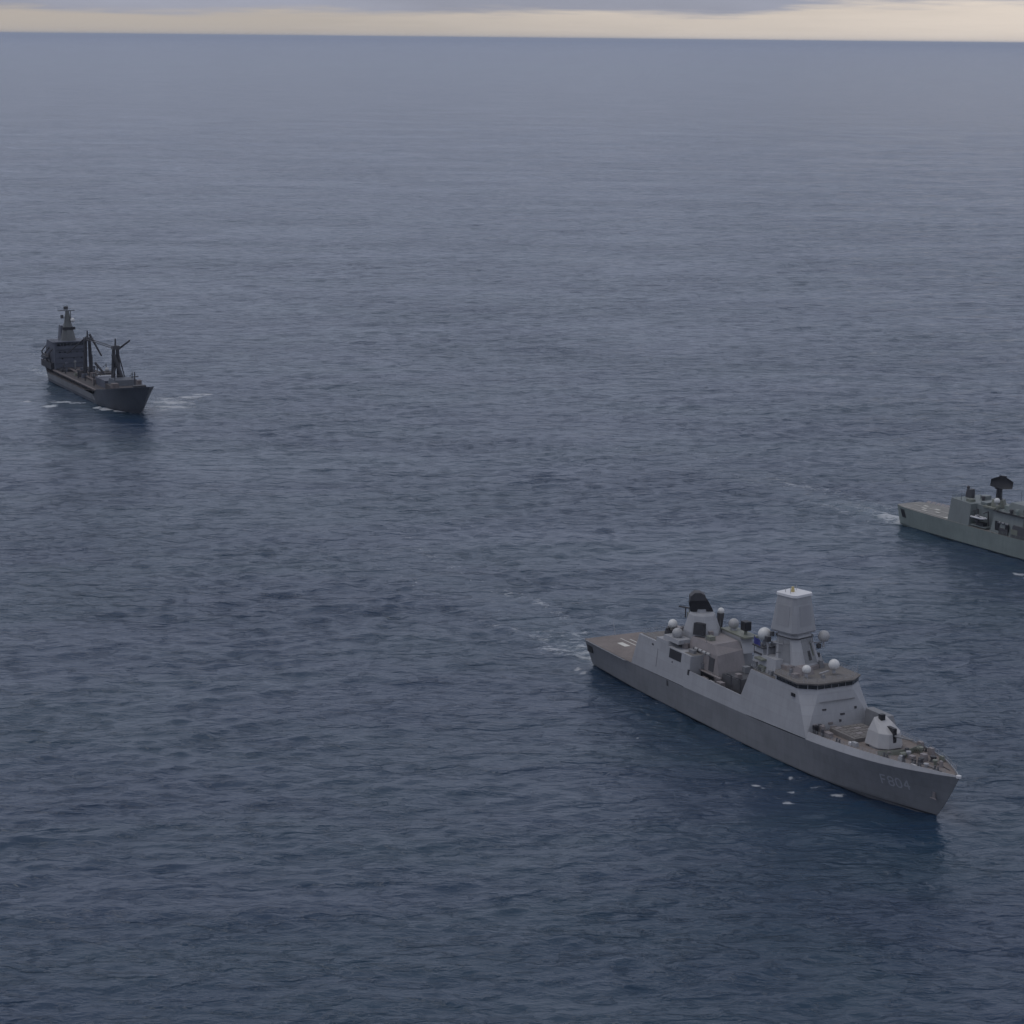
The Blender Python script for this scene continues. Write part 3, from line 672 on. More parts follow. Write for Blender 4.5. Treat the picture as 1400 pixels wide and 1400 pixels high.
# breakwater: V plates before the gun
for s in (1, -1):
    x0, x1 = 17.4, 20.2
    v = [(x0, 0.05*s, fd_z(x0)), (x1, s*5.7, fd_z(x1)), (x1+.3, s*5.7, fd_z(x1)+.9), (x0+.3, .05*s, fd_z(x0)+1.25)]
    MB().loft([v, [(a+.12, b, c) for a, b, c in v]]).build('breakwater', M['olive'], fr)
MB().tube((1.4, 0, fd_z(1.4)), (1.0, 0, fd_z(1.4)+3.0), .07, .05, n=6).build('jackstaff', M['grey'], fr)
MB().tube((143.2, 0, 6.5), (144.4, 0, 10.2), .07, .05, n=6).build('ensign_staff', M['grey'], fr)
MB().lathe((.25, 0, 10.15), [(.55, 0), (.55, .5), (.3, .6)], 10).build('bow_fairlead', M['white'], fr)
for (x, y, w, l_, h, m_) in [(28.8, 5.6, .9, 1.6, .9, 'grey'), (30.0, 5.9, .6, .8, .7, 'white'), (37.5, 6.4, 1.2, 2.0, 1.1, 'tan'), (40.2, 6.2, .8, 1.2, 1.9, 'tan'), (39.2, 3.0, .6, .9, .5, 'white'), (34.5, -6.2, 1.2, 2.2, 1.2, 'tan')]:
    z = fd_z(x); MB().box(x-l_/2, x+l_/2, y-w/2, y+w/2, z, z+h).build('deck_locker', M[m_], fr, bevel=.05)
for x, y in ((41.0, 7.6),):
    MB().box(x-.5, x+.5, y-.6, y+.3, fd_z(x), fd_z(x)+1.9).build('doorway', M['black'], fr)
railing([(x, fd_y(x), fd_z(x)+.3) for x in (41, 36, 30, 24, 18, 12, 7, 3)], fr, h=.8)
railing([(x, -fd_y(x), fd_z(x)+.3) for x in (41, 36, 30, 24, 18, 12, 7, 3)], fr, h=1.0)
# anchor in its recess at the stem
ap = hull_pt(6.2, 4.9, 0.1)
MB().box(ap[0]-.35, ap[0]+.35, ap[1]-.05, ap[1]+.3, ap[2]-.7, ap[2]+.7).tube((ap[0]-.9, ap[1]+.2, ap[2]-.7), (ap[0]+.9, ap[1]+.4, ap[2]-.7), .16).build('anchor', M['tan'], fr)
# pennant number F804 on the starboard bow (strokes laid on the hull)
GL = {'F': [(0, 0, 0, 1), (0, 1, .62, 1), (0, .52, .5, .52)],
      '8': [(0, .18, 0, .36), (0, .66, 0, .84), (.64, .18, .64, .36), (.64, .66, .64, .84), (.16, 1, .48, 1), (.16, .51, .48, .51), (.16, 0, .48, 0),
            (0, .84, .16, 1), (.48, 1, .64, .84), (0, .66, .16, .51), (.48, .51, .64, .66), (0, .36, .16, .51), (.48, .51, .64, .36), (0, .18, .16, 0), (.48, 0, .64, .18)],
      '0': [(0, .22, 0, .78), (.64, .22, .64, .78), (.2, 1, .44, 1), (.2, 0, .44, 0), (0, .78, .2, 1), (.44, 1, .64, .78), (0, .22, .2, 0), (.44, 0, .64, .22)],
      '4': [(.5, 0, .5, 1), (.5, 1, 0, .34), (0, .34, .68, .34)]}
def pennant(side):
    mb = MB(); H = 2.0; x = 19.0 if side > 0 else 11.4; zb = 4.3
    txt = 'F804'
    for ch in txt:
        for (u0, v0, u1, v1) in GL[ch]:
            a, b = Vector((u0*H, v0*H)), Vector((u1*H, v1*H)); d = (b-a); n_ = max(2, int(d.length/.4)); d.normalize(); w = Vector((-d.y, d.x))*.17
            prev = None
            a2, b2 = a-d*.06, b+d*.06
            for k in range(n_+1):
                c = a2.lerp(b2, k/n_)
                pts = []
                for q_ in (c+w, c-w):
                    hx = x - side*q_.x
                    p = hull_pt(hx, zb + q_.y + (19-hx)*.05, .03)
                    pts.append((p[0], side*p[1], p[2]))
                if prev: mb.add([prev[0], prev[1], pts[1], pts[0]], [(0, 1, 2, 3)])
                prev = pts
        x -= side*1.95
    return mb.build('pennant_number', M['pale'], fr)
pennant(1); pennant(-1)

# ================================================================== SECOND FRIGATE (right edge, partly out of frame)
ms = root('frigate', 194.35, 663.61, -1.04, 'greenish grey frigate cut off by the right edge, black radar dish on a pillar', 'warship')
my = smooth_tbl([(0, .05), (4, 1.8), (10, 3.6), (20, 5.4), (35, 6.7), (50, 7.15), (95, 7.15), (112, 6.7), (119, 5.9), (122, 4.6)])
mz = smooth_tbl([(0, 9.6), (20, 7.6), (45, 6.3), (70, 5.8), (95, 5.9), (122, 6.0)])
mw = smooth_tbl([(5, .05), (15, 2.5), (30, 5.0), (48, 6.4), (65, 6.8), (95, 6.5), (112, 5.9), (119, 4.9)])
PM = hull_surface(None, my, mz, mw, 0, 5, 122, 120.0)
build_hull(PM, ms, M['green'])
deck_sheet([.4, 2, 5, 10, 20, 30, 40, 55, 70, 85, 94, 100, 108, 114, 118, 120.5, 122], lambda x: my(x)-.03, lambda x: mz(x)+.03).build('deck', M['gdeck'], ms)
mb = MB()
mb.box(96, 118, 6.3-.9, 6.3-.65, 6.12, 6.13)
for (x, y) in ((112, 1.5), (108, -.8), (104.5, 2.2), (109.5, 3.6), (114.5, -1.5)): mb.box(x-1.1, x+1.1, y-.5, y+.5, 6.13, 6.145)
mb.box(94.6, 119, -.12, .12, 6.12, 6.131)
mb.box(95.0, 97.2, 4.2, 6.2, 6.13, 6.15)
mb.build('deck_marking', M['line'], ms)
mp_ = [PM(s, t) for s, t in ((.968, .42), (.983, .42), (.983, .88), (.968, .88))]
MB().add([(a, b+.05, c) for a, b, c in mp_]+[(a, b-.3, c) for a, b, c in mp_], [(0, 1, 2, 3), (0, 4, 5, 1), (1, 5, 6, 2), (2, 6, 7, 3), (3, 7, 4, 0)]).build('mooring_port', M['black'], ms)
mb = MB()
for k in range(11):
    x0 = 97+k*2.1; y0 = my(x0+1)
    mb.add([(x0, -y0, 6.0), (x0+1.9, -y0, 6.0), (x0+1.9, -y0-1, 6.5), (x0, -y0-1, 6.5)], [(0, 1, 2, 3)])
mb.build('safety_net', M['tan'], ms)
# hangar
hm = MB().loft([[(84.0, 6.9, 5.8), (94.3, 6.8, 5.8), (94.3, -6.8, 5.8), (84.0, -6.9, 5.8)], [(84.0, 6.1, 12.9), (93.6, 6.0, 13.3), (93.6, -6.0, 13.3), (84.0, -6.1, 12.9)]]).build('hangar', M['greend'], ms)
MB().prism([(94.2, 6.1), (94.45, 6.1), (93.95, 11.6), (93.6, 11.6)], 'y', -3.5, 3.5).build('hangar_door', M['green'], hm)
MB().loft([[(71.0, 3.9, 5.8), (84.0, 3.9, 5.8), (84.0, -6.9, 5.8), (71.0, -6.9, 5.8)], [(71.5, 3.7, 12.2), (84.0, 3.7, 12.8), (84.0, -6.0, 12.8), (71.5, -6.0, 12.2)]]).build('deckhouse', M['greend'], ms)
MB().loft([[(60.0, 6.4, 5.8), (74.5, 6.4, 5.8), (74.5, -6.4, 5.8), (60.0, -6.4, 5.8)], [(60.8, 5.2, 12.6), (73.6, 5.2, 12.6), (73.6, -5.2, 12.6), (60.8, -5.2, 12.6)]]).build('funnel', M['greend'], ms)
MB().loft([poly_ring(78.0, 0, 12.6, 2.6, 6), poly_ring(78.0, 0, 14.9, 2.1, 6)]).build('radar_base', M['olive'], ms)
pl = MB().tube((78.0, 0, 14.9), (78.0, 0, 18.6), 1.05, .9, n=10).build('radar_pillar', M['black'], ms)
# big open mesh radar dish
mb = MB(); n = 14
for sgn, y0 in ((1, 0), ):
    rows = []
    for j in range(7):
        v = -1 + 2*j/6
        row = []
        for i_ in range(n+1):
            u = -1 + 2*i_/n
            hh = 2.0*(1-.45*abs(u)**1.5)
            row.append((u*3.5, 1.5*(u*u) + .35*v*v, v*hh - .5*u*u))
        rows.append(row)
    vs = [p for r_ in rows for p in r_] + [(p[0], p[1]+.16, p[2]) for r_ in rows for p in r_]
    nn = n+1; off = nn*7; fs = []
    for j in range(6):
        for i_ in range(n):
            a = j*nn+i_; fs += [(a, a+1, a+nn+1, a+nn), (off+a, off+a+nn, off+a+nn+1, off+a+1)]
    edge = [i_ for i_ in range(nn)] + [j*nn+n for j in range(1, 7)] + [6*nn+i_ for i_ in range(n-1, -1, -1)] + [j*nn for j in range(5, 0, -1)]
    for a, b in zip(edge, edge[1:]+edge[:1]): fs.append((a, b, off+b, off+a))
    mb.add(vs, fs)
dish = mb.build('radar_antenna', M['black'], pl); dish.location = (77.0, 0, 20.4); dish.rotation_euler = (R(14), R(-6), R(46))
MB().box(-1.2, 1.2, -3.0, -1.2, .6, 2.4).tube((0, -2.0, .6), (0, 0.2, 0), .14).tube((-.8, -2, .6), (-2.6, 0.8, -.8), .14).tube((.8, -2, .6), (2.6, .8, -.8), .14).build('feed_horn', M['black'], dish)
MB().lathe((78.0, 0, 18.4), [(1.5, 0), (1.6, .5), (1.0, .9)], 12).build('turntable', M['black'], pl)
radome((76.4, 2.2, 14.9), .95, ms, 'dome', post=.8, postr=.4)
# close-in gun on the hangar roof
g2 = MB().lathe((96.0-3.6, 0, 13.2), [(1.0, 0), (.9, 1.6), (.6, 2.4)], 10).box(90.4, 92.2, -.9, .9, 13.2, 16.0).build('close_in_gun', M['dark'], ms)
MB().sphere((92.6, 0, 16.4), .55).build('radome', M['dark'], g2, smooth=True)
# boat bay clutter
MB().box(76.2, 83.6, 3.8, 6.6, 6.3, 6.6).build('platform', M['greend'], ms)
bt = root('inflatable_boat', 0, 0, 0, 'pale inflatable boat hanging in the davits of the greenish grey frigate', 'boat')
bt.parent = None
aft = Vector((-math.cos(-1.04), -math.sin(-1.04))); st = Vector((math.sin(-1.04), -math.cos(-1.04)))
bp = Vector((194.35, 663.61)) + aft*80.0 + st*6.1
bt.location = (bp.x, bp.y, 8.8); bt.rotation_euler = (0, 0, -1.04+math.pi)
mb = MB()
for s in (1, -1): mb.tube((-3.0, s*.35, .5), (-1.8, s*.9, .42), .26, .3, n=10); mb.tube((-1.8, s*.9, .42), (2.9, s*.9, .4), .3, .3, n=10)
mb.build('tube', M['white'], bt, smooth=True)
MB().loft([[(-2.6, .05, .4), (-1.6, .7, .4), (2.8, .7, .4), (2.8, -.7, .4), (-1.6, -.7, .4), (-2.6, -.05, .4)], [(-2.0, .02, -.2), (-1.2, .25, -.3), (2.7, .35, -.25), (2.7, -.35, -.25), (-1.2, -.25, -.3), (-2.0, -.02, -.2)]]).build('hull', M['dark'], bt)
MB().box(.2, 1.0, -.35, .35, .2, 1.2).build('console', M['grey'], bt)
mb = MB()
for x in (77.6, 82.4): mb.tube((x, 4.2, 6.4), (x, 4.6, 11.4), .2); mb.tube((x, 4.6, 11.4), (x, 6.6, 11.0), .16)
for x in (77.8, 82.2): mb.tube((x, 6.1, 11.1), (x, 6.1, 9.2), .04, n=4)
mb.build('boat_davit', M['dark'], ms)
MB().box(78, 81, 4.4, 6.2, 6.6, 7.7).build('deck_locker', M['black'], ms)
for (x0, x1, y0, y1, z0, z1, m_, nm) in [(66, 70, 5.3, 6.8, 5.8, 7.8, 'dark', 'deck_locker'), (61.5, 64.5, 5.6, 6.8, 5.8, 8.4, 'olive', 'deck_locker'), (69, 72.4, -2.6, 2.6, 12.6, 14.2, 'green', 'deckhouse'), (63, 66, -1.6, 2.4, 12.6, 13.7, 'greend', 'deckhouse'), (80.2, 83, -3, 3, 12.8, 13.6, 'greend', 'deck_locker'),
                                (86, 88.2, 2.6, 4.6, 13.0, 13.8, 'olive', 'deck_locker'), (75.2, 80.6, 3.0, 4.4, 12.4, 12.9, 'olive', 'platform'), (86.5, 89, -4.5, -2, 13.0, 14.2, 'greend', 'deck_locker')]:
    MB().box(x0, x1, y0, y1, z0, z1).build(nm, M[m_], ms)
MB().frustum((62.0, 71.0, -3.4, 3.4), 12.6, (63.5, 69.5, -2.6, 2.6), 15.6).build('uptake', M['greend'], ms)
MB().loft([[(64.5, 4.6, 5.9), (58.0, 4.6, 5.9), (58.0, 6.9, 5.9), (64.5, 6.9, 5.9)], [(64.0, 4.6, 9.6), (58.6, 4.6, 9.6), (58.6, 6.5, 9.6), (64.0, 6.5, 9.6)]]).build('deckhouse', M['dark'], ms)
MB().box(60.2, 73.8, 5.1, 6.0, 12.5, 12.75).build('ledge', M['black'], ms)
for (x, y, z, h, m_) in [(73.5, 4.3, 12.6, 1.6, 'olive'), (67.2, 4.4, 12.6, 1.3, 'dark'), (64.2, 4.6, 12.6, 1.8, 'green'), (81.6, 5.4, 6.6, 1.6, 'dark'), (86.4, -1.0, 13.0, 1.4, 'dark'), (61.5, 3.8, 12.6, 2.2, 'dark')]:
    MB().lathe((x, y, z), [(.5, 0), (.5, h*.6), (.75, h*.65), (.6, h)], 10).build('ventilator', M[m_], ms)
for (x, y, z, h) in ((62.5, 0, 15.4, 4.5), (71.0, -3.0, 12.6, 6), (89.5, 5.4, 13.1, 3.2)):
    MB().tube((x, y, z), (x, y, z+h), .09, .04, n=5).build('antenna', M['dark'], ms)
MB().box(66.0, 67.4, 6.1, 6.6, 7.0, 9.2).build('doorway', M['black'], ms)
MB().prism([(70.6, 6.2), (72.4, 6.2), (72.4, 9.6), (70.6, 9.6)], 'y', 5.2, 6.25).build('opening', M['black'], ms)
railing([(83.8, 5.9, 12.9), (93.4, 5.9, 13.3), (93.4, -5.9, 13.3)], ms, mat=M['green'])
railing([(74, my(74)-.2, mz(74)), (60, my(60)-.2, mz(60)), (50, my(50)-.2, mz(50))], ms, mat=M['green'])
# life raft canisters, whip antennas
for x in (66.5, 68.3, 70.1):
    MB().tube((x, 5.9, 9.3), (x+1.3, 5.9, 9.3), .38, n=10).build('life_raft_canister', M['hull'], ms)
for x, y in ((85, 5.5), (85, -5.5), (72, 4.6)):
    MB().tube((x, y, 12.5), (x, y, 18.5), .06, .03, n=5).build('antenna', M['greend'], ms)
# forward part (mostly beyond the frame)
MB().frustum((24, 58, -6.6, 6.6), 5.9, (27, 57, -5.8, 5.8), 12.2).build('superstructure', M['green'], ms)
bm_ = MB().frustum((27, 40, -6.3, 6.3), 12.2, (28, 39, -5.9, 5.9), 15.6).build('bridge', M['green'], ms)
for y in (-4.4, -2.2, 0, 2.2, 4.4):
    MB().box(27.2, 27.6, y-.9, y+.9, 14.0, 15.0).build('window', M['glass'], bm_)
MB().loft([chamfered_square(45, 0, 12.2, 6, 1, 0), chamfered_square(45.5, 0, 24, 2.6, .4, 0)]).build('mast', M['greend'], ms)
g3 = MB().loft([poly_ring(15, 0, mz(15), 2.2, 10), poly_ring(15, 0, mz(15)+2.4, 1.6, 10)]).build('gun_turret', M['green'], ms)
MB().tube((13.6, 0, mz(15)+1.4), (9, 0, mz(15)+2.3), .16, .1).build('gun_barrel', M['dark'], g3)

# ================================================================== REPLENISHMENT TANKER (left, distant)
OS = (-153.565, 970.131, -1.11)
tk = root('tanker', OS[0], OS[1], OS[2], 'dark grey replenishment tanker with boxy aft superstructure and derrick posts, farthest ship on the left', 'tanker')
ty = smooth_tbl([(-5, .05), (0, 2.6), (6, 5.2), (14, 7.6), (26, 9.2), (42, 9.9), (118, 9.9), (128, 8.6), (134, 6.2)])
tz = smooth_tbl([(-5, 13.3), (10, 11.2), (24, 8.9), (36, 7.2), (41.5, 6.6), (134, 6.0)])
tw_ = smooth_tbl([(9, .05), (18, 4.0), (30, 7.8), (45, 9.5), (115, 9.6), (126, 7.5), (130, 5.2)])
# forward hull, full height
def tz2(x):
    return tz(x) if x < 41 else interp([(41, tz(41)), (44.5, 3.9), (118, 3.9), (122, 6.0), (134, 6.0)], x)
PT = hull_surface(None, ty, tz2, tw_, -5, 9, 134, 130, flare=2.0)
build_hull(PT, tk, M['tgrey'], nx=110)
# light caught by the hull side amidships, painted as a lighter strip
mb = MB(); vs = []; xs = np.linspace(43.5, 124, 24)
for x in xs:
    for z in (1.3, 3.8):
        p = hull_pt(float(x), z if z < tz2(x)-.1 else tz2(x)-.15, .06, PT); vs.append(p)
for s in (1, -1):
    mb.add([(a, s*b, c) for a, b, c in vs], [(2*i_, 2*i_+2, 2*i_+3, 2*i_+1) for i_ in range(23)])
mb.build('lit_side_strip', M['tstrip'], tk)
deck_sheet([-4.6, -2, 0, 4, 8, 14, 20, 26, 32, 38, 42], lambda x: ty(x)-.05, lambda x: tz(x)-1.0).build('forecastle_deck', M['tdeck'], tk)
deck_sheet([42, 60, 80, 100, 118, 124, 130, 134], lambda x: ty(x)-.05, lambda x: tz2(x)-.05).build('main_deck', M['tdeck'], tk)
MB().box(42, 118, -7.4, 7.4, 3.8, 5.5).build('gallery_wall', M['tdark'], tk)  # gallery shade below the cargo deck is put into the black colour
MB().box(40.5, 118, -8.4, 8.4, 5.5, 5.7).build('cargo_deck', M['tdeck'], tk)
for s in (1, -1): MB().box(42, 112, s*8.4-.35+(.35 if s > 0 else .0), s*8.4+(.9 if s > 0 else 0), 5.4, 5.85).build('deck_edge', M['trust'], tk)
mb = MB()
for x in np.linspace(46, 116, 15): mb.box(x-.15, x+.15, 8.3, 8.6, 3.9, 5.5); mb.box(x-.15, x+.15, -8.6, -8.3, 3.9, 5.5)
mb.build('deck_support', M['tgrey'], tk)
# aft superstructure
sb = MB().loft([[(112, 8.0, 5.0), (132.0, 7.6, 5.0), (132.0, -7.6, 5.0), (112, -7.2, 5.0)], [(112.3, 8.0, 18.2), (126, 7.8, 18.2), (126, -7.0, 18.2), (112.3, -7.0, 18.2)]]).build('superstructure', M['tblock'], tk)
MB().box(111.5, 119, -7.6, 9.0, 18.2, 18.5).build('roof', M['tblock'], sb)
for k in range(9): MB().box(112.0, 112.25, -6.9+k*1.55, -5.75+k*1.55, 16.6, 17.7).build('window', M['glass'], sb)
for (y, z) in ((5.6, 13.4), (3.2, 13.4), (.4, 13.4), (-2.5, 13.4), (-5.5, 13.4), (4.5, 10.5), (-1, 10.5), (-4.5, 10.5)):
    MB().box(111.95, 112.3, y-.3, y+.3, z, z+.6).build('window', M['glass'], sb)
MB().box(111.6, 112.2, -7.6, 7.6, 14.9, 15.1).build('grab_rail', M['tgrey'], sb)
MB().box(104, 112, -7.2, 7.2, 5.7, 6.6).build('deckhouse', M['tdark'], tk)
# boat stations on the side of the house
mb = MB()
for x in (116, 122, 128): mb.tube((x, 8.4, 5.9), (x, 9.8, 12.6), .3); mb.tube((x, 9.8, 12.6), (x, 7.8, 15.0), .3)
mb.box(114, 131, 7.7, 9.4, 5.6, 8.6).build('boat_davit', M['tdark'], tk)
lb = root('lifeboat', 0, 0, 0, 'dark covered lifeboat slung on the near side of the distant tanker', 'boat')
aft = Vector((-math.cos(OS[2]), -math.sin(OS[2]))); st = Vector((math.sin(OS[2]), -math.cos(OS[2])))
bp = Vector(OS[:2]) + aft*122 + st*9.9
lb.location = (bp.x, bp.y, 9.9); lb.rotation_euler = (0, 0, OS[2]+math.pi)
MB().loft([[(-4, -.05, .9), (-3.8, -.4, 1.0), (-3.8, .4, 1.0), (-4, .05, .9)], [(-2.6, -1.1, .1), (-2.6, -1.2, 1.5), (-2.6, 1.2, 1.5), (-2.6, 1.1, .1)], [(2.6, -1.1, .1), (2.6, -1.2, 1.5), (2.6, 1.2, 1.5), (2.6, 1.1, .1)], [(4, -.05, .9), (3.8, -.4, 1.2), (3.8, .4, 1.2), (4, .05, .9)]]).build('hull', M['tgrey'], lb)
MB().loft([[(-3.2, -.6, 1.3), (3.2, -.6, 1.3), (3.2, .6, 1.3), (-3.2, .6, 1.3)], [(-2.2, -.5, 2.3), (2.2, -.5, 2.3), (2.2, .5, 2.3), (-2.2, .5, 2.3)]]).build('canopy', M['dark'], lb)
# funnel and mast
MB().loft([[(121, 2.6, 18.2), (127, 2.2, 18.2), (127, -2.2, 18.2), (121, -2.6, 18.2)], [(122, 2.1, 24.6), (126.6, 1.8, 24.6), (126.6, -1.8, 24.6), (122, -2.1, 24.6)]]).build('funnel', M['tblock'], tk)
tm = MB().loft([poly_ring(117.5, 0, 18.4, 3.6, 8, .39), poly_ring(118, 0, 23.3, 2.5, 8, .39), poly_ring(118, 0, 24.6, 2.3, 8, .39), poly_ring(118, 0, 26.6, 1.6, 8, .39), poly_ring(118.2, 0, 32.0, .8, 8, .39)]).build('mast', M['folive'], tk)
MB().box(115.6, 116.6, -2.9, 2.9, 23.4, 24.6).build('radar_scanner', M['black'], tm)
MB().sphere((115.8, -1.8, 27.8), 1.05, z0=-.8).build('radome', M['dome'], tm, smooth=True)
MB().tube((117.6, -3.4, 32.0), (117.6, 4.6, 32.2), .18).build('yard_arm', M['dark'], tm)
MB().box(117.2, 118.0, -1.6, 1.8, 29.0, 29.25).build('yard_arm', M['dark'], tm)
MB().box(117.3, 118.4, -.2, 1.6, 32.6, 34.0).build('radar_scanner', M['dark'], tm)
MB().box(117.1, 118.3, 2.1, 3.2, 28.6, 30.2).build('radar_scanner', M['dark'], tm)
MB().tube((118.2, 0, 32), (118.2, 0, 34.6), .14).tube((117.4, -1.3, 26.5), (117.4, -1.3, 32), .22).build('pole', M['folive'], tm)
MB().tube((113.5, 5.5, 18.5), (113.5, 5.5, 21.0), .1).build('antenna', M['dark'], tk)
# derrick posts with arms
def kingpost(x, ztop, r_):
    for s in (1, -1):
        mb = MB().tube((x, s*1.5, 5.7), (x, s*.8, ztop-3), r_, r_*.7, n=10)
        mb.build('derrick_post', M['tdark'], tk)
    MB().box(x-1.2, x+1.2, -1.6, 1.6, ztop-4.2, ztop-2.6).tube((x, 0, ztop-2.8), (x, 0, ztop+.5), .5, .3).build('masthead', M['dark'], tk)
kingpost(86, 26.0, .95); kingpost(43, 27.4, 1.0)
for (a, b, r_) in [((86, .6, 23.5), (93, 7.5, 15.5), .35), ((86, -1, 24.8), (82, -5.2, 15.2), .55), ((43, -1, 23.0), (40.4, -5.8, 27.2), .5), ((43, 1.0, 21), (38.5, -2.2, 9), 1.0), ((43, -1, 19), (40.5, 3.0, 9.2), .5), ((66, 2.5, 14.5), (60, -2, 7.5), .6), ((44.5, -1.5, 22), (47, -5.6, 8), .3)]:
    MB().tube(a, b, r_, r_*.7).build('derrick_boom', M['tdark'], tk)
for y in (1.0, -1.0):
    MB().tube((86, y, 22.8), (43, y, 23.6), .2, n=5).build('highline', M['dark'], tk)
rr = random.Random(3)
for k in range(16):
    x = 48 + k*3.5; y = rr.uniform(-6, 6); w = rr.uniform(1.2, 2.8); h = rr.uniform(1.0, 2.8)
    MB().frustum((x-1.1, x+1.1, y-w/2, y+w/2), 5.7, (x-.9, x+.9, y-w/2.3, y+w/2.3), 5.7+h).build('deckhouse' if k % 4 == 0 else 'deck_locker', M[['tblock', 'tdeck', 'olive', 'tgrey', 'trust'][k % 5]], tk)
for k in range(14):
    x = rr.uniform(46, 108); y = rr.uniform(-7, 7); h = rr.uniform(1.5, 4.5)
    MB().lathe((x, y, 5.7), [(.35, 0), (.3, h*.8), (.7, h*.82), (.55, h)], 8).build('ventilator', M[['tdark', 'tblock', 'tstrip'][k % 3]], tk)
for k, (x, y, h) in enumerate(((72, 5.5, 7), (56, 6.2, 6), (98, -5.5, 8), (78, -6, 6.5), (30, 4.5, 9), (34, -4.5, 8.5))):
    MB().tube((x, y, 5.7), (x, y, 5.7+h), .28, .16, n=6).tube((x, y, 5.2+h), (x-2.5, y*.6, 4.6+h), .16, .12, n=5).build('deck_crane', M['tdark'], tk)
for k in range(3):
    MB().box(111.7, 112.3, -6.8, 7.6, 8.6+k*2.6, 8.72+k*2.6).build('ledge', M['tgrey'], sb)
mb = MB()
for y in (-3, -2.2, -1.4, 1.8, 2.6): mb.tube((44, y, 6.5), (110, y, 6.5), .25, n=6)
mb.build('cargo_pipe', M['trust'], tk)
MB().box(47, 62, -6.6, 3.8, 5.7, 9.0).build('deckhouse', M['tblock'], tk)
MB().box(60, 60.6, -5.6, 3.0, 9.05, 9.6).build('railing', M['white'], tk)
MB().box(66, 72, -6.6, -1, 5.7, 9.8).build('deckhouse', M['tdeck'], tk)
MB().sphere((70, -4, 10.6), 1.0).build('radome', M['gdome'], tk, smooth=True)
MB().box(22, 38, -6.4, 6.4, 5.6, 9.2).build('deckhouse', M['tdeck'], tk)
MB().frustum((28, 39, -5.6, 5.0), 9.2, (29, 38, -5, 4.6), 11.6).build('deckhouse', M['tgrey'], tk)
MB().tube((16, 0, 9.4), (16, 0, 16.8), .4, .25).box(15.7, 16.3, -1.6, 1.6, 14.6, 15.0).build('foremast', M['dark'], tk)
MB().box(20.6, 22.6, -4.5, -2.6, 9.6, 12.4).build('winch', M['trust'], tk)
MB().box(8.5, 11, -2.6, 2.6, 10.6, 12.0).build('winch', M['dark'], tk)
for x, y in ((5, 2), (5, -2), (12, 4), (12, -4)): bitts(x, y, tz(x)-1.0, tk)
MB().box(24, 27, 4.6, 7.4, 9.0, 11.0).build('deck_locker', M['trust'], tk)
railing([(112.3, 8.0, 18.5), (119, 8.0, 18.5)], tk, mat=M['tgrey'])

# ================================================================== SEA
ships = [(FS, 144.2, wl_y, 7.0, 142.3, 1.0), ((194.35, 663.61, -1.04), 122, mw, 5.0, 120.0, 1.0), (OS, 134, tw_, 9.0, 130, 1.6)]
th_f = np.radians(np.arange(-19, 19.001, 0.095))
th_l = np.radians(np.concatenate([np.arange(-180, -60, 6.0), np.arange(-60, -25, 2.0), np.arange(-25, -19, .6)]))
th = np.concatenate([th_l, th_f, -th_l[1:][::-1]])      # closes at 180
rs = [18.0]
while rs[-1] < 300: rs.append(rs[-1]*1.06)
while rs[-1] < 1500: rs.append(rs[-1]*1.0018)
while rs[-1] < 20000: rs.append(rs[-1]*(1.0018 + 0.010*((rs[-1]-1500)/18500)))
while rs[-1] < 150000: rs.append(rs[-1]*1.08)
rs = np.array(rs)
TH, RR = np.meshgrid(th, rs)
X = (RR*np.sin(TH)).astype(np.float64); Y = (RR*np.cos(TH)).astype(np.float64)
dth = np.gradient(th); drr = np.gradient(rs)
SP = np.maximum(np.abs(RR*dth[None, :]), drr[:, None]*0.8)
rng = np.random.default_rng(11)
Z = np.zeros_like(X); DX = np.zeros_like(X); DY = np.zeros_like(X)
nc = 90
lam = np.exp(rng.uniform(math.log(3.0), math.log(48), nc))
main = R(-78)                                   # waves run towards the camera, slightly across
for i_ in range(nc):
    l_ = lam[i_]
    spread = 0.62 if l_ < 20 else 0.36
    a = main + rng.normal()*spread
    k = 2*math.pi/l_; ph = rng.uniform(0, 2*math.pi)
    steep = 0.0145 if l_ < 12 else (0.0078 if l_ < 26 else 0.0048)
    amp = steep*l_/ (2*math.pi) * 1.45
    wgt = np.clip((l_/SP - 2.2)/2.0, 0, 1)
    arg = k*(X*math.cos(a)+Y*math.sin(a)) + ph
    arg = arg + 0.35*np.sin(arg)
    Z += wgt*amp*np.cos(arg)
    DX -= wgt*amp*1.1*math.cos(a)*np.sin(arg); DY -= wgt*amp*1.1*math.sin(a)*np.sin(arg)
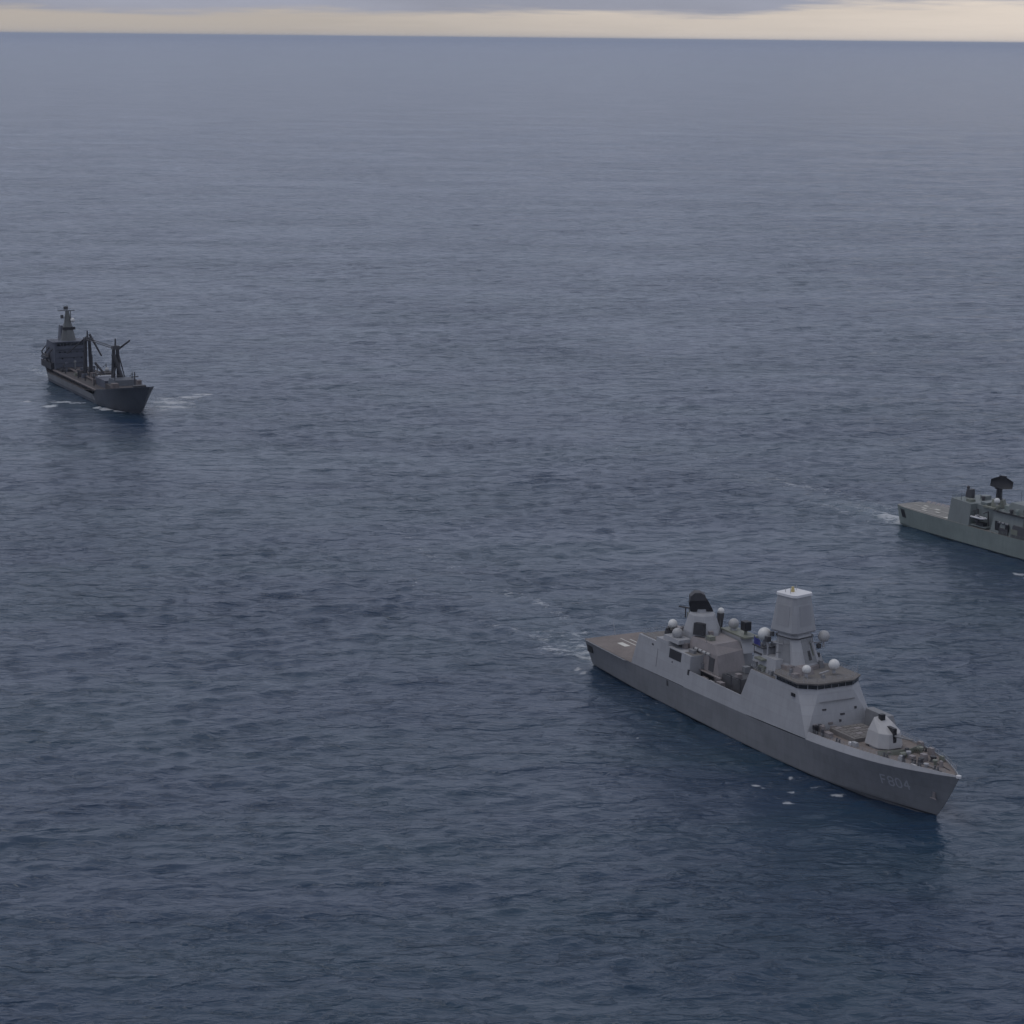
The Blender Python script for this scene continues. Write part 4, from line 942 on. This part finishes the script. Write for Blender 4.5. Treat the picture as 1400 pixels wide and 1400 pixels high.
# groups of rougher and calmer water
mod = np.ones_like(X)
for i_ in range(14):
    l_ = rng.uniform(60, 320); a = rng.uniform(0, math.pi); mod += 0.05*np.cos(2*math.pi/l_*(X*math.cos(a)+Y*math.sin(a))+rng.uniform(0, 6))
mod = np.clip(mod, .5, 1.5)
FO = np.zeros_like(X); AE = np.zeros_like(X)
def sm(a, b, x):
    t = np.clip((x-a)/(b-a), 0, 1); return t*t*(3-2*t)
for (S_, LL, wf, x0, x1, kk) in ships:
    ax, ay = -math.cos(S_[2]), -math.sin(S_[2]); bx, by = math.sin(S_[2]), -math.cos(S_[2])
    dx, dy = X-S_[0], Y-S_[1]
    u = dx*ax+dy*ay; v = dx*bx+dy*by
    near = (u > -30) & (u < LL+900) & (np.abs(v) < 220)
    un, vn = u[near], v[near]
    tab = np.array([wf(x) for x in np.linspace(x0, x1, 80)])
    hb = np.interp(un, np.linspace(x0, x1, 80), tab, left=0, right=0)
    along = (un > x0) & (un < x1)
    dist = np.abs(vn)-hb
    f = np.zeros_like(un); e = np.zeros_like(un); calm = np.zeros_like(un)
    # faint foam along the hull and bow
    f += np.where(along, 0.10*np.exp(-np.maximum(dist, 0)/.9), 0)*kk
    d0 = np.abs(vn) - (0.8 + 0.30*(un-x0))
    f += np.where(un > x0-1, 0.16*kk*np.exp(-(d0/(1.0+.02*un))**2)*np.exp(-np.maximum(un-x0, 0)/(38*kk)), 0)
    # turbulent water along the side
    e += np.where(along, 0.12*np.exp(-((dist-9)/5.0)**2), 0)
    # stern wake
    aw = np.maximum(un-x1, 0); ww = 7.5+aw*.035
    inw = (un > x1-1)
    f += np.where(inw, 0.45*np.exp(-aw/14)*np.exp(-(vn/ww)**4), 0)
    wig = 2.2*np.sin(aw/17+x1)+1.5*np.sin(aw/7.3)
    for (off_, wd_, st_, dec_) in ((-.9, 2.6, .66, 190), (.15, 4.5, .48, 90), (1.0, 2.2, .5, 160)):
        f += np.where(inw, st_*np.exp(-aw/dec_)*(.75+.25*np.sin(aw/11+off_*5))*np.exp(-((vn-off_*ww-wig*off_*min(1, 1))/(wd_+aw*.018))**2), 0)
    e += np.where(inw, 0.7*np.exp(-aw/45)*np.exp(-(vn/ww)**4), 0)
    calm = np.where(inw, 0.7*np.exp(-aw/350)*np.exp(-(vn/(ww*1.2))**4), 0)
    # spreading diverging waves
    zz = np.zeros_like(un)
    for sgn in (1, -1):
        for (al, fs_) in ((.33, x0), (.36, x1-6)):
            q_ = sgn*vn - al*(un-fs_)*.55
            uu = np.maximum(un-fs_, 0)
            zz += np.where(un > fs_, .30*np.exp(-(q_/ (5+.05*uu))**2)*np.cos(q_*.75+uu*.12)*np.exp(-uu/220), 0)
    inside = along & (dist < -0.6)
    zn = Z[near]*mod[near]; zn = zn*(1-calm)+zz*.9
    Z[near] = zn/mod[near]
    FO[near] += f; AE[near] += e
# separate patches of broken water: x, y, half length, half width, strength
for (px_, py_, la, lb_, st_) in [(53.0, 483.6, 1.6, 1.3, .95), (54.8, 482.2, 1.0, .9, .8), (61.4, 489.0, .7, 1.6, .8), (62.6, 486.4, 1.3, .8, .75), (58.6, 472.2, 1.5, 1.0, .8), (60.2, 478.4, 1.2, .9, .6), (70.5, 477.5, 1.8, 1.0, .6), (66, 482.5, 1.6, .8, .55), (49, 493, 2.5, .9, .5), (29.4, 517, .9, 1.6, .6), (38.3, 516.2, .8, .9, .7), (47.6, 498.2, 1.2, 1.0, .45),
        (17.2, 577.1, 1.0, 2.6, .85), (18.6, 573.5, 1.2, 1.8, .7), (11, 596, 6, 7, .6),
        (-211.8, 1010.2, 3.2, 2.6, .9), (-199.9, 998.5, 3.6, 3.4, 1.3), (-197, 1011, 6.5, 3.6, .95), (-190, 1008, 6, 3.0, .8), (-178.6, 993.8, 2.2, 2.8, 1.2), (-173.8, 990, 3.4, 3.0, 1.4), (-167.2, 986.6, 3.0, 3.2, 1.6), (-155.6, 990.6, 3.2, 3.2, 1.6),
        (-148, 1000.0, 10, 3.6, 1.1), (-150, 1012, 12, 6, .9), (-143, 1026, 6, 4.2, 1.2), (-153, 1022, 9, 6, .75), (-139, 1036, 6, 4.5, .9), (-150, 990, 6, 3, .8), (153.3, 690.5, 2.2, 3.0, 1.0), (156.5, 683, 2.6, 3.0, 1.0), (127.0, 777, 3.5, 7, .9)]:
    d2 = ((X-px_)/la)**2 + ((Y-py_)/lb_)**2
    w_ = d2 < 9
    FO[w_] = np.maximum(FO[w_], st_*np.exp(-d2[w_]))
Z *= mod; DX *= mod; DY *= mod
XX = X+DX; YY = Y+DY
# keep the seam closed
nr, ncl = X.shape
verts = np.stack([XX, YY, Z], -1).reshape(-1, 3)
verts = np.vstack([verts, [[0, 0, 0]]]).astype(np.float32)
ii, jj = np.meshgrid(np.arange(nr-1), np.arange(ncl-1), indexing='ij')
a = (ii*ncl+jj).ravel(); quads = np.stack([a, a+ncl, a+ncl+1, a+1], -1)
ctr = nr*ncl
fan = np.array([[ctr, j, j+1] for j in range(ncl-1)])
loops = np.concatenate([quads.ravel(), fan.ravel()]).astype(np.int32)
starts = np.concatenate([np.arange(len(quads))*4, len(quads)*4 + np.arange(len(fan))*3]).astype(np.int32)
tot = np.concatenate([np.full(len(quads), 4), np.full(len(fan), 3)]).astype(np.int32)
me = bpy.data.meshes.new('sea')
me.vertices.add(len(verts)); me.vertices.foreach_set('co', verts.ravel())
me.loops.add(len(loops)); me.loops.foreach_set('vertex_index', loops)
me.polygons.add(len(starts)); me.polygons.foreach_set('loop_start', starts); me.polygons.foreach_set('loop_total', tot)
me.update(calc_edges=True)
me.polygons.foreach_set('use_smooth', np.ones(len(starts), dtype=bool))
for nm, arr in (('foam', FO), ('aer', AE)):
    at_ = me.attributes.new(nm, 'FLOAT', 'POINT')
    at_.data.foreach_set('value', np.concatenate([arr.ravel(), [0]]).astype(np.float32))
sea = bpy.data.objects.new('sea', me); col.objects.link(sea)
tag(sea, kind='structure')

m, t, b = newmat('sea_water')
n, l = t.nodes.new, t.links.new
co = n('ShaderNodeTexCoord')
def noise(scale, sx_, sy_, detail, rough, rot=0.0, dist=0.0):
    mpp = n('ShaderNodeMapping'); mpp.inputs['Scale'].default_value = (sx_, sy_, 1); mpp.inputs['Rotation'].default_value = (0, 0, rot)
    l(co.outputs['Object'], mpp.inputs[0])
    z = n('ShaderNodeTexNoise'); z.inputs['Scale'].default_value = scale; z.inputs['Detail'].default_value = detail; z.inputs['Roughness'].default_value = rough; z.inputs['Distortion'].default_value = dist
    l(mpp.outputs[0], z.inputs['Vector']); return z.outputs[0]
nf = noise(0.9, .55, 1.0, 4, .55, R(6), .4)            # small ripples
na = noise(0.29, .42, 1.0, 5, .55, R(9), .25)           # scattered wavelets with a steep face
nb = noise(0.125, .40, 1.0, 5, .50, R(-6), .25)
def step_(src, lo, hi, amp):
    q = n('ShaderNodeMapRange'); q.interpolation_type = 'SMOOTHSTEP'
    q.inputs[1].default_value = lo; q.inputs[2].default_value = hi; q.inputs[3].default_value = 0; q.inputs[4].default_value = amp
    l(src, q.inputs[0]); return q.outputs[0]
sa = step_(na, .53, .63, .42); sb = step_(nb, .54, .62, .62)
ad1 = n('ShaderNodeMath'); ad1.operation = 'ADD'; l(sa, ad1.inputs[0]); l(sb, ad1.inputs[1])
sm_ = n('ShaderNodeMath'); sm_.operation = 'MULTIPLY_ADD'; sm_.inputs[1].default_value = 0.42; l(nf, sm_.inputs[0]); l(ad1.outputs[0], sm_.inputs[2])
patch = noise(0.010, .45, 1.0, 4, .6, R(14), .4)
pr = n('ShaderNodeMapRange'); pr.inputs[1].default_value = .36; pr.inputs[2].default_value = .64; pr.inputs[3].default_value = .42; pr.inputs[4].default_value = 1.0
l(patch, pr.inputs[0])
bp_ = n('ShaderNodeBump'); bp_.inputs['Distance'].default_value = 1.05
l(sm_.outputs[0], bp_.inputs['Height']); l(pr.outputs[0], bp_.inputs['Strength'])
l(bp_.outputs[0], b.inputs['Normal'])
# foam
fa = n('ShaderNodeAttribute'); fa.attribute_name = 'foam'
ae = n('ShaderNodeAttribute'); ae.attribute_name = 'aer'
fn = noise(0.38, .8, 1, 6, .62, 0, .4)
fr1 = n('ShaderNodeMath'); fr1.operation = 'MULTIPLY_ADD'; fr1.inputs[1].default_value = 0.44; l(fa.outputs['Fac'], fr1.inputs[0]); l(fn, fr1.inputs[2])
fr2 = n('ShaderNodeMapRange'); fr2.interpolation_type = 'SMOOTHSTEP'; fr2.inputs[1].default_value = .66; fr2.inputs[2].default_value = .92
l(fr1.outputs[0], fr2.inputs[0])
gate = n('ShaderNodeMath'); gate.operation = 'GREATER_THAN'; gate.inputs[1].default_value = 0.02; l(fa.outputs['Fac'], gate.inputs[0])
fm = n('ShaderNodeMath'); fm.operation = 'MULTIPLY'; l(fr2.outputs[0], fm.inputs[0]); l(gate.outputs[0], fm.inputs[1])
fm2 = n('ShaderNodeMath'); fm2.operation = 'MULTIPLY'; fm2.inputs[1].default_value = .8; l(fm.outputs[0], fm2.inputs[0])
cmix = n('ShaderNodeMix'); cmix.data_type = 'RGBA'; cmix.inputs[6].default_value = (0.018, 0.041, 0.066, 1); cmix.inputs[7].default_value = (0.075, 0.135, 0.155, 1)
aef = n('ShaderNodeMath'); aef.operation = 'MULTIPLY'; aef.use_clamp = True; l(ae.outputs['Fac'], aef.inputs[0]); l(fn, aef.inputs[1])
l(aef.outputs[0], cmix.inputs[0])
tn = noise(0.018, .6, 1.0, 4, .6, R(20), .3)
tr = n('ShaderNodeMapRange'); tr.inputs[1].default_value = .4; tr.inputs[2].default_value = .6; l(tn, tr.inputs[0])
tm_ = n('ShaderNodeMix'); tm_.data_type = 'RGBA'; tm_.inputs[6].default_value = (0.013, 0.033, 0.070, 1); tm_.inputs[7].default_value = (0.012, 0.037, 0.067, 1)
l(tr.outputs[0], tm_.inputs[0]); l(tm_.outputs[2], cmix.inputs[6])
fmix = n('ShaderNodeMix'); fmix.data_type = 'RGBA'; fmix.inputs[7].default_value = (0.55, 0.57, 0.60, 1)
l(fm2.outputs[0], fmix.inputs[0]); l(cmix.outputs[2], fmix.inputs[6]); l(fmix.outputs[2], b.inputs['Base Color'])
rmix = n('ShaderNodeMapRange'); rmix.inputs[3].default_value = .12; rmix.inputs[4].default_value = .8; l(fm2.outputs[0], rmix.inputs[0]); l(rmix.outputs[0], b.inputs['Roughness'])
b.inputs['IOR'].default_value = 1.36
me.materials.append(m)

# ================================================================== HAZE
HAZE = True
if HAZE:
    hz = MB().box(-160000, 160000, -160000, 160000, -8, 175).build('haze', bpy.data.materials.new('haze_air'))
    hm_ = hz.data.materials[0]; hm_.use_nodes = True; ht = hm_.node_tree; ht.nodes.clear()
    ho = ht.nodes.new('ShaderNodeOutputMaterial'); pv = ht.nodes.new('ShaderNodeVolumePrincipled')
    pv.inputs['Color'].default_value = (0.76, 0.84, 1.0, 1); pv.inputs['Density'].default_value = 0.000026; pv.inputs['Anisotropy'].default_value = 0.1
    ht.links.new(pv.outputs[0], ho.inputs['Volume'])
    tag(hz, kind='stuff')
